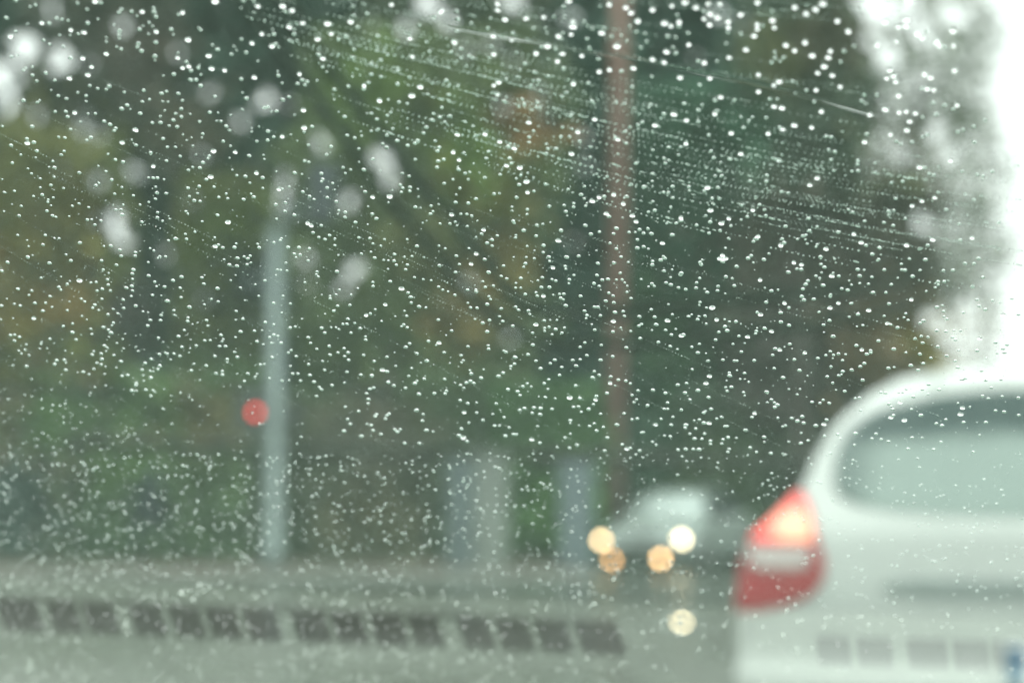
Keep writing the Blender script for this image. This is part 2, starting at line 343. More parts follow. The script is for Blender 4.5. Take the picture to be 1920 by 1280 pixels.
ub = at(1149, 800, 45.0); ut = at(1163, -60, 45.0)
zb = gz(45.0) - .3
root = tag(empty('utility_pole', (ub.x, 45.0, zb)), 'brown wooden utility pole rising out of the top of the view', 'utility pole')
m_ = MB(); m_.tube([(0,0,0),(ut.x-ub.x, 0, ut.z-zb),((ut.x-ub.x)*1.1, 0, ut.z-zb+1.2)], [.18,.15,.145], 16); m_.build('pole', M_wood, root, smooth=True)
m_ = MB(); m_.box(((ut.x-ub.x)*1.08, -.18, ut.z-zb+.9), (1.6, .1, .12)); ca = m_.build('crossarm', M_wood, root, bevel=.01)
for dx in (-.65, 0, .65):
    m_ = MB(); m_.tube([((ut.x-ub.x)*1.08+dx, -.18, ut.z-zb+.95), ((ut.x-ub.x)*1.08+dx, -.18, ut.z-zb+1.02), ((ut.x-ub.x)*1.08+dx, -.18, ut.z-zb+1.12)], [.03,.06,.03], 10); m_.build('insulator', M_conc, ca, smooth=True)

def smooth_path(pts, sub=8):
    P = [Vector(p) for p in pts]; P = [P[0]*2-P[1]] + P + [P[-1]*2-P[-2]]; o = []
    for i in range(1, len(P)-2):
        for k in range(sub):
            t = k/sub; a, b2, c2, d2 = P[i-1:i+3]
            o.append(.5*((2*b2)+(-a+c2)*t+(2*a-5*b2+4*c2-d2)*t*t+(-a+3*b2-3*c2+d2)*t**3))
    o.append(P[-2]); return o
def cable(label, pix, y, rad):
    pts = smooth_path([at(px, py, y + dy) for (px, py, dy) in pix])
    m_ = MB(); m_.tube(pts, rad, 8); o = m_.build('overhead_cable', M_cable, smooth=True); tag(o, label, 'cable', 'black cables sagging across the trees'); return o
cable('upper sagging dark cable bending sharply in front of the utility pole', [(330,-300,.6),(470,-90,.5),(560,40,.4),(650,165,.3),(745,290,.2),(840,400,.1),(925,505,0),(985,568,0),(1100,583,0),(1300,570,0),(1560,540,.2),(1700,515,2.5),(1850,470,22),(2100,420,70)], 4.2, .0120)
cable('lower sagging dark cable running parallel under the upper one', [(230,-330,.6),(370,-130,.5),(480,30,.4),(600,190,.3),(700,330,.2),(790,440,.1),(880,550,0),(955,612,0),(1030,638,0),(1150,642,0),(1350,627,0),(1590,596,.2),(1720,573,2.5),(1870,530,22),(2100,480,70)], 4.4, .0105)
# rail fence
root = tag(empty('rail_fence', (0, 40.0, gz(40))), 'thin dark rail fence running along the verge behind the signal pole', 'fence')
a = at(120, 828, 40); b_ = at(620, 842, 40); c = at(1120, 856, 40); d = at(1700, 872, 40); o0 = Vector((0, 40, gz(40)))
m_ = MB(); m_.tube([a-o0, b_-o0, c-o0, d-o0], .10, 10); M_rail = mat('dark_rail', (.015,.017,.012), .9, var=.2); m_.build('rail', M_rail, root, smooth=True)
for px in (140, 470, 800, 1080, 1500):
    t = at(px, 828 + (px-120)*.0275, 40) - o0
    m_ = MB(); m_.tube([(t.x, .06, 0), (t.x, .06, t.z+.03)], .04, 8); m_.build('post', M_rail, root)

def cabinet(name, label, cat, px0, px1, pyt, y, m, dep=.35, cap=True):
    A = at(px0, pyt, y); B = at(px1, pyt, y); g_ = gz(y)+.10; h = A.z - g_; w_ = B.x - A.x
    root = tag(empty(name, ((A.x+B.x)/2, y, g_)), label, cat)
    MB().box((0, 0, h/2), (w_, dep, h)).build('body', m, root, bevel=.02)
    if cap: MB().box((0, 0, h+.03), (w_+.08, dep+.08, .055)).build('cap', m, root, bevel=.01)
    MB().box((0, -dep/2-.012, h*.5), (w_*.8, .02, h*.82)).build('door', m, root, bevel=.006) if not cap else None
    return root
cabinet('gate_pillar', 'pale concrete gate pillar beside a dark cabinet', 'pillar', 893, 952, 858, 38.6, M_conc)
cabinet('utility_cabinet', 'dark slate utility cabinet against the left side of the pale pillar', 'cabinet', 838, 890, 862, 38.6, M_cab, cap=False)
cabinet('utility_cabinet', 'blue grey utility cabinet left of the oncoming car', 'cabinet', 1048, 1112, 866, 38.8, M_cab2, cap=False)

# ---------------------------------------------------------------- cars
def interp(tab, z):
    tab = sorted(tab)
    if z <= tab[0][0]: return tab[0][1]
    for (a, u), (b_, v) in zip(tab, tab[1:]):
        if z <= b_: t = (z-a)/(b_-a); t_ = t; return u + (v-u)*t_
    return tab[-1][1]
class Car:
    """body as stacked plan outlines; local frame: near end faces -y, origin on the ground at its near end"""
    def __init__(s, W, yn, yf, curve=.2, pw=4): s.W, s.yn, s.yf, s.curve, s.pw = W, yn, yf, curve, pw
    def near(s, x, z):
        w_ = interp(s.W, z); return interp(s.yn, z) + s.curve*min(1, abs(x)/w_)**s.pw
    def far(s, x, z):
        w_ = interp(s.W, z); return interp(s.yf, z) - s.curve*min(1, abs(x)/w_)**s.pw
    def ring(s, z):
        w_ = interp(s.W, z); pts = []
        N = 30
        for k in range(N+1):
            q = math.sin(math.pi*(k/N-.5)); x = w_*q; pts.append((x, s.near(x, z), z))
        y0, y1 = s.near(w_, z), s.far(w_, z)
        for k in range(1, 24): t = k/24; pts.append((w_*(1+.012*math.sin(math.pi*t)), y0+(y1-y0)*t, z))
        for k in range(N+1):
            q = math.sin(math.pi*(.5-k/N)); x = w_*q; pts.append((x, s.far(x, z), z))
        for k in range(1, 24): t = k/24; pts.append((-w_*(1+.012*math.sin(math.pi*t)), y1+(y0-y1)*t, z))
        return pts
    def body(s, zs, m, parent):
        mb = MB(); R_ = [s.ring(z) for z in zs]; n_ = len(R_[0])
        mb.v = [p for r in R_ for p in r]
        for j in range(len(R_)-1):
            for i in range(n_): mb.f.append((j*n_+i, j*n_+(i+1) % n_, (j+1)*n_+(i+1) % n_, (j+1)*n_+i))
        top = R_[-1]; cx = sum(p[0] for p in top)/n_; cy = sum(p[1] for p in top)/n_
        prev = (len(R_)-1)*n_
        for f_, dz in ((.7, .006), (.35, .010)):
            b0 = len(mb.v); mb.v += [(cx+(p[0]-cx)*f_, cy+(p[1]-cy)*f_, p[2]+dz) for p in top]
            for i in range(n_): mb.f.append((prev+i, prev+(i+1) % n_, b0+(i+1) % n_, b0+i))
            prev = b0
        mb.f.append(tuple(prev+i for i in range(n_))); mb.f.append(tuple(range(n_))[::-1])
        return mb.build('body', m, parent, smooth=True)
    def patch(s, name, rows, m, parent, off=.006, nx=24, nz=18, thick=.01):
        """thin closed shell lying on the near end; rows: (z, x0, x1)"""
        z0, z1 = min(r[0] for r in rows), max(r[0] for r in rows); mb = MB(); L0 = [(r[0], r[1]) for r in rows]; L1 = [(r[0], r[2]) for r in rows]
        G = []
        for j in range(nz+1):
            z = z0+(z1-z0)*(.5-.5*math.cos(math.pi*j/nz)); w_ = interp(s.W, z); a = max(interp(L0, z), -w_*.9999); b_ = min(interp(L1, z), w_*.9999)
            for i in range(nx+1):
                x = a+(b_-a)*i/nx; k = 1 + off*.9/w_*(abs(x)/w_)**2
                G.append((x*k, s.near(x, z)-off, z))
        n1 = len(G); mb.v = G + [(x*.995, y+thick+off, z) for x, y, z in G]; w1 = nx+1
        for j in range(nz):
            for i in range(nx):
                q = (j*w1+i, j*w1+i+1, (j+1)*w1+i+1, (j+1)*w1+i); mb.f += [q, tuple(n1+v for v in q[::-1])]
        bd = [i for i in range(nx)] + [j*w1+nx for j in range(nz)] + [nz*w1+i for i in range(nx, 0, -1)] + [j*w1 for j in range(nz, 0, -1)]
        for p, q in zip(bd, bd[1:]+bd[:1]): mb.f.append((q, p, n1+p, n1+q))
        return mb.build(name, m, parent, smooth=True)
    def side_patch(s, name, poly_top, poly_bot, side, m, parent, off=.006):
        """glass on a flank: poly_top/bot lists of (y, z)"""
        mb = MB(); vs = []; nn = len(poly_top)
        for r in range(6):
            t = r/5
            for (yt, zt), (yb, zb_) in zip(poly_top, poly_bot):
                y = yb+(yt-yb)*t; z = zb_+(zt-zb_)*t; w_ = interp(s.W, z); y0, y1 = s.near(w_, z), s.far(w_, z)
                tt = min(1, max(0, (y-y0)/(y1-y0))); vs.append((side*(w_*(1+.012*math.sin(math.pi*tt))+off), y, z))
        fs = [(j*nn+i, j*nn+i+1, (j+1)*nn+i+1, (j+1)*nn+i) for j in range(5) for i in range(nn-1)]
        n1 = len(vs); vs2 = vs + [(x-side*(off+.008), y, z) for x, y, z in vs]
        fs2 = fs + [tuple(n1+v for v in f[::-1]) for f in fs]
        bd = list(range(nn-1)) + [j*nn+nn-1 for j in range(5)] + [5*nn+i for i in range(nn-1, 0, -1)] + [j*nn for j in range(5, 0, -1)]
        for p, q in zip(bd, bd[1:]+bd[:1]): fs2.append((q, p, n1+p, n1+q))
        mb.add(vs2, fs2); return mb.build(name, m, parent, smooth=True)
def wheel(parent, x, y, r=.31, wd=.2):
    root = MB(); seg = 28; vs = []; fs = []
    prof = [(-wd/2, r*.66), (-wd/2, r*.92), (-wd/2+.02, r), (wd/2-.02, r), (wd/2, r*.92), (wd/2, r*.66)]
    for k in range(seg):
        a = 2*math.pi*k/seg
        for dx, rr_ in prof: vs.append((x+dx, y+rr_*math.cos(a), r+rr_*math.sin(a)))
    for k in range(seg):
        for q in range(6): fs.append((k*6+q, k*6+(q+1) % 6, ((k+1) % seg)*6+(q+1) % 6, ((k+1) % seg)*6+q))
    t_ = root.add(vs, fs).build('wheel', M_tyre, parent, smooth=False)
    m_ = MB(); m_.tube([(x-wd*.42, y, r), (x+wd*.42, y, r)], r*.64, 20)
    for k in range(5):
        a = 2*math.pi*k/5
        sx = 1 if x > 0 else -1
        m_.add([(x+sx*wd*.47, y+math.cos(a+da)*rr_, r+math.sin(a+da)*rr_) for rr_, da in ((.05,-.6),(r*.6,-.15),(r*.6,.15),(.05,.6))] , [(0,1,2,3)])
    m_.build('rim', M_rim, t_)
    return t_

# ---- white hatchback standing in front
CX, CY, YAW = 1.452, 5.80, -R(12.4)      # rear centre, parallel to our lane
S = 760.0; CZ = CAMH
def cz(py, k=1.0): return CAMH + (905-py)/S*k
def cx_(px, k=1.0): return (px-2060)/S*k
W1 = [(.18,.80),(.30,.86),(.55,.905),(.727,.925),(.911,.925),(1.016,.912),(1.06,.895),(1.088,.872),(1.134,.823),(1.187,.775),(1.24,.752),(1.29,.735),(1.37,.693),(1.415,.65),(1.46,.60),(1.505,.52),(1.535,.43),(1.56,.31)]
yn1 = [(.18,.10),(.30,.03),(.45,0),(.72,0),(.76,.03),(.95,.045),(1.10,.08),(1.18,.14),(1.30,.24),(1.42,.34),(1.505,.42),(1.54,.55),(1.56,.75)]
yf1 = [(.18,3.9),(.35,4.0),(.6,4.02),(.75,3.9),(.88,3.5),(.95,3.0),(1.2,2.55),(1.4,2.15),(1.52,1.9),(1.56,1.7)]
LF = lambda z: z + .045*min(1, max(0, (z-.45)/.25))
W1 = [(LF(z), v) for z, v in W1]; yn1 = [(LF(z), v) for z, v in yn1]; yf1 = [(LF(z), v) for z, v in yf1]
car1 = Car(W1, yn1, yf1, .17, 4)
root = tag(empty('hatchback_car', (CX, CY, gz(CY)), YAW), 'large white hatchback seen from behind with its left tail lamp glowing red', 'car')
zs = [.18,.22,.26,.30,.36,.45,.55,.64,.70,.727,.745,.76,.80,.86,.911,.96,1.0,1.03,1.06,1.088,1.11,1.134,1.16,1.187,1.21,1.24,1.265,1.29,1.33,1.37,1.395,1.415,1.435,1.46,1.485,1.505,1.52,1.535,1.548,1.56]
car1.body([LF(z) for z in zs], M_silver, root)
def on_car(px, py):
    rot_ = Matrix.Rotation(-YAW, 3, 'Z'); org = rot_ @ (CAM - Vector((CX, CY, gz(CY)))); dl = rot_ @ pdir(px, py); yv = .1
    for _ in range(30):
        p = org + dl*((yv-org.y)/dl.y); w_ = interp(W1, p.z); yv = yv*.5 + .5*(interp(yn1, p.z) + .17*min(1, abs(p.x)/w_)**4)
    return p.x, p.z
wr = [(728,1880),(735,1790),(745,1730),(757,1680),(770,1640),(790,1607),(810,1590),(835,1575),(860,1568),(905,1565),(925,1573),(940,1597),(950,1635),(958,1690),(964,1780),(967,1880)]
rows = []
for py, px in wr:
    x, z = on_car(px, py); rows.append((z, x, -x))
M_rw = bpy.data.materials.new('sky_toned_rear_glass'); M_rw.use_nodes = True  # bright sky and dark cabin in the glass are painted into the colour
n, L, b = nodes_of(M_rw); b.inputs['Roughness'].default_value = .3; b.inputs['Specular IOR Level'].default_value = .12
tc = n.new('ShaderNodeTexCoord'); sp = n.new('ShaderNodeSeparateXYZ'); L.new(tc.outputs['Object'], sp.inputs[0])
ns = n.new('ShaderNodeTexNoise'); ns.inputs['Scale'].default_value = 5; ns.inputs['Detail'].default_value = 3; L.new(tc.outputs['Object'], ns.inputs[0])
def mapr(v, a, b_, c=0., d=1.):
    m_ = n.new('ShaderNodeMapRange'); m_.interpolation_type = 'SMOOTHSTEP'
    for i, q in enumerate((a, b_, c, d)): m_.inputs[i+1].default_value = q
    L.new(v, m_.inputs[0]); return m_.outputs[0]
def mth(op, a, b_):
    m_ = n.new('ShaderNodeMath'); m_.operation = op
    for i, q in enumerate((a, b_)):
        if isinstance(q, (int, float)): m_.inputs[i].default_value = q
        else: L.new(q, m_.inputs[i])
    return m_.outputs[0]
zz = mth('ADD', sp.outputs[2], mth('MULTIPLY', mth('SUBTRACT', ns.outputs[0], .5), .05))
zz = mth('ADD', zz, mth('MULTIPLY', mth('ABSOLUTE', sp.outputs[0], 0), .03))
sky_tone = mth('MULTIPLY', mapr(zz, 1.425, 1.365), mapr(zz, 1.14, 1.20, .55, 1))
sky_tone = mth('MULTIPLY', sky_tone, mapr(mth('ABSOLUTE', sp.outputs[0], 0), .655, .53, .42, 1))
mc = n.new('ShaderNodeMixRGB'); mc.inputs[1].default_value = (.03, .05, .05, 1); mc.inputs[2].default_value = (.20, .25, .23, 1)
L.new(sky_tone, mc.inputs[0]); L.new(mc.outputs[0], b.inputs['Base Color'])
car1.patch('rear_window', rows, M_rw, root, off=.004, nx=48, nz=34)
def lamp_rows(tab, side):
    r_ = []
    for py, a, b_ in tab:
        x1, z = on_car(b_, py); x0 = on_car(a, py)[0] if a > 1 else 0
        x0 = -9 if a < 1 else x0
        r_.append((z, x0, x1) if side < 0 else (z, -x1, -x0))
    return r_
M_lit = bpy.data.materials.new('lit_tail_lens'); M_lit.use_nodes = True
n, L, b = nodes_of(M_lit); b.inputs['Base Color'].default_value = (.5, .03, .03, 1); b.inputs['Roughness'].default_value = .15
tc = n.new('ShaderNodeTexCoord'); sp = n.new('ShaderNodeSeparateXYZ'); L.new(tc.outputs['Object'], sp.inputs[0])
dx = mth('DIVIDE', mth('SUBTRACT', mth('ABSOLUTE', sp.outputs[0], 0), abs(on_car(1494, 985)[0])), .070); dz = mth('DIVIDE', mth('SUBTRACT', sp.outputs[2], on_car(1494, 985)[1]), .050)
r2 = mth('ADD', mth('MULTIPLY', dx, dx), mth('MULTIPLY', dz, dz))
hot = mapr(r2, 1.6, .1)
ec = n.new('ShaderNodeMixRGB'); ec.inputs[1].default_value = (1, .055, .045, 1); ec.inputs[2].default_value = (1, .62, .36, 1); L.new(hot, ec.inputs[0])
L.new(ec.outputs[0], b.inputs['Emission Color']); L.new(mapr(r2, 3.0, .2, 1.0, 1.6), b.inputs['Emission Strength'])
M_clear = mat('clear_lens', (.34, .29, .27), .2, coat=.5, var=.1, vscale=30)
M_dred = mat('red_lens', (.22, .010, .018), .3, coat=0, var=.25, vscale=25)
M_dred.node_tree.nodes['Principled BSDF'].inputs['Specular IOR Level'].default_value = .15
M_dred.node_tree.nodes['Principled BSDF'].inputs['Emission Color'].default_value = (.6, .03, .04, 1)
M_dred.node_tree.nodes['Principled BSDF'].inputs['Emission Strength'].default_value = .12
for side in (-1, 1):
    t_ = car1.patch('tail_lamp', lamp_rows([(918,0,1508),(940,0,1520),(970,0,1528),(1015,0,1536),(1050,0,1548),(1080,0,1545),(1105,0,1532),(1122,0,1508),(1134,0,1470),(1143,0,1415)], side), M_dred, root, off=.006, nx=20, nz=20)
    car1.patch('lit_lens', lamp_rows([(922,0,1506),(945,0,1518),(970,0,1524),(1012,0,1530)], side), M_lit, t_, off=.012, nx=16, nz=14)
    car1.patch('clear_lens', lamp_rows([(1022,1408,1520),(1030,1406,1524),(1060,1412,1522),(1066,1425,1505)], side), M_clear, t_, off=.012, nx=12, nz=6)
tr = [(1082,1720),(1088,1672),(1094,1652),(1106,1655),(1116,1690),(1121,1760)]
hr = [(on_car(px, py)[1], on_car(px, py)[0], -on_car(px, py)[0]) for py, px in tr]
M_crease = mat('crease_shade_grey', (.17, .20, .19), .5, var=.1)  # grey strip paints the shade of the tailgate crease
car1.patch('tailgate_crease_shade', hr, M_crease, root, off=.004, nx=40, nz=6)
M_plate = mat('number_plate', (.62, .64, .62), .4, var=.03); M_blue = mat('blue_band', (.05, .13, .20), .4, var=.05)
pr = [(cz(1256), cx_(1880), -cx_(1880)), (cz(1175), cx_(1880), -cx_(1880))]
pl = car1.patch('number_plate', pr, M_plate, root, off=.012, nx=30, nz=4)
car1.patch('blue_band', [(cz(1253), cx_(1884), cx_(1918)), (cz(1178), cx_(1884), cx_(1918))], M_blue, pl, off=.016, nx=6, nz=4)
bl = MB()
car1.patch('bumper_seam', [(.715, -.80, .80), (.724, -.80, .80)], M_black, root, off=.003, nx=40, nz=2)
car1.patch('lower_bumper', [(.24, -.62, .62), (.42, -.70, .70)], M_black, root, off=.008, nx=40, nz=6)
for sd_ in (-1, 1):
    car1.side_patch('side_window', [(.75,1.42),(1.2,1.45),(1.7,1.45),(2.1,1.40),(2.45,1.24)], [(.62,1.14),(1.2,1.05),(1.7,1.01),(2.3,1.0),(2.75,1.0)], sd_, M_dglass, root)
    for yy in (.72, 3.25): wheel(root, sd_*.80, yy)
    m_ = MB(); m_.box((sd_*.98, 2.6, 1.03), (.16, .12, .13)); m_.build('wing_mirror', M_silver, root, bevel=.03)
# roof aerial
MB().tube([(0, .95, 1.54), (0, .75, 1.72)], [.006, .003], 6).build('aerial', M_black, root)

# ---- oncoming car
M_dpaint = mat('grey_green_paint', (.33, .39, .365), .3, .2, coat=.8, var=.03, vscale=3)
W2 = [(.17,.72),(.25,.80),(.45,.845),(.65,.855),(.8,.85),(.93,.83),(1.0,.76),(1.15,.70),(1.3,.62),(1.38,.54),(1.42,.40)]
yn2 = [(.17,.10),(.3,.0),(.55,.0),(.68,.08),(.78,.35),(.86,.7),(.93,1.0),(1.0,1.12),(1.2,1.42),(1.35,1.68),(1.40,1.85),(1.42,2.1)]
yf2 = [(.17,4.0),(.5,4.1),(.9,4.0),(1.0,3.9),(1.2,3.6),(1.35,3.3),(1.42,3.0)]
car2 = Car(W2, yn2, yf2, .22, 3)
OY = 41.0; oc = at(1207, 1060, OY)
root = tag(empty('oncoming_car', (oc.x, OY, gz(OY)-.02), R(-22)), 'small grey green oncoming car with four round front lamps shining', 'car')
car2.body([.17,.2,.25,.3,.38,.45,.55,.62,.68,.72,.78,.82,.86,.9,.93,.97,1.0,1.05,1.1,1.15,1.2,1.25,1.3,1.34,1.38,1.40,1.42], M_dpaint, root)
M_ws = mat('sky_pale_windscreen', (.38, .45, .425), .15, coat=.6, var=.08, vscale=4)  # pale base colour stands in for the sky reflected in the glass
car2.patch('windscreen', [(.99,-.66,.66),(1.02,-.69,.69),(1.1,-.66,.66),(1.25,-.58,.58),(1.34,-.48,.48)], M_ws, root, off=.006, nx=24, nz=14)
car2.patch('grille', [(.30,-.62,.62),(.36,-.72,.72),(.46,-.72,.72),(.50,-.5,.5)], M_black, root, off=.01, nx=24, nz=6)
car2.patch('upper_grille', [(.58,-.3,.3),(.66,-.34,.34)], M_black, root, off=.008, nx=16, nz=4)
M_hl = mat('headlamp_glow', (.8,.7,.5), .2, emit=(1,.66,.34), est=17); M_hl2 = mat('headlamp_glow_bright', (.8,.7,.5), .2, emit=(1,.80,.52), est=34)
M_fog = mat('fog_lamp_glow', (.8,.6,.4), .2, emit=(1,.50,.19), est=13); M_fog2 = mat('fog_lamp_glow_bright', (.8,.6,.4), .2, emit=(1,.58,.26), est=19)
rot = Matrix.Rotation(R(-22), 3, 'Z')
def lamp(px, py, m_mat, name, rad):
    # lamp disc sits on the car's nose where the ray through it meets the front
    d = pdir(px, py); inv = rot.inverted(); org = inv @ (CAM - Vector((oc.x, OY, gz(OY)))); dl = inv @ d
    t = (-.0 - org.y) / dl.y
    for _ in range(12):
        p = org + dl*t; yv = car2.near(p.x, p.z) - .03; t = (yv - org.y)/dl.y
    p = org + dl*t
    hs = MB(); hs.tube([(p.x, p.y+.12, p.z), (p.x, p.y+.0, p.z)], [rad*1.5, rad*1.4], 20); h_ = hs.build(name, M_rim, root)
    MB().tube([(p.x, p.y-.004, p.z), (p.x, p.y-.018, p.z)], [rad, rad*.8], 20).build('bulb', m_mat, h_)
lamp(1128, 1010, M_hl, 'headlight', .062); lamp(1278, 1008, M_hl2, 'headlight', .068)
lamp(1148, 1046, M_fog, 'fog_lamp', .055); lamp(1239, 1044, M_fog2, 'fog_lamp', .058)
for sd_ in (-1, 1):
    car2.side_patch('side_window', [(1.55,1.20),(1.9,1.36),(2.4,1.37),(3.0,1.35),(3.35,1.2)], [(1.25,.99),(1.9,.98),(2.4,.98),(3.0,.98),(3.6,1.0)], sd_, M_dglass, root)
    for yy in (.75, 3.3): wheel(root, sd_*.76, yy, .30, .19)
    m_ = MB(); m_.box((sd_*.92, 1.35, 1.0), (.17, .12, .12)); m_.build('wing_mirror', M_black, root, bevel=.03)

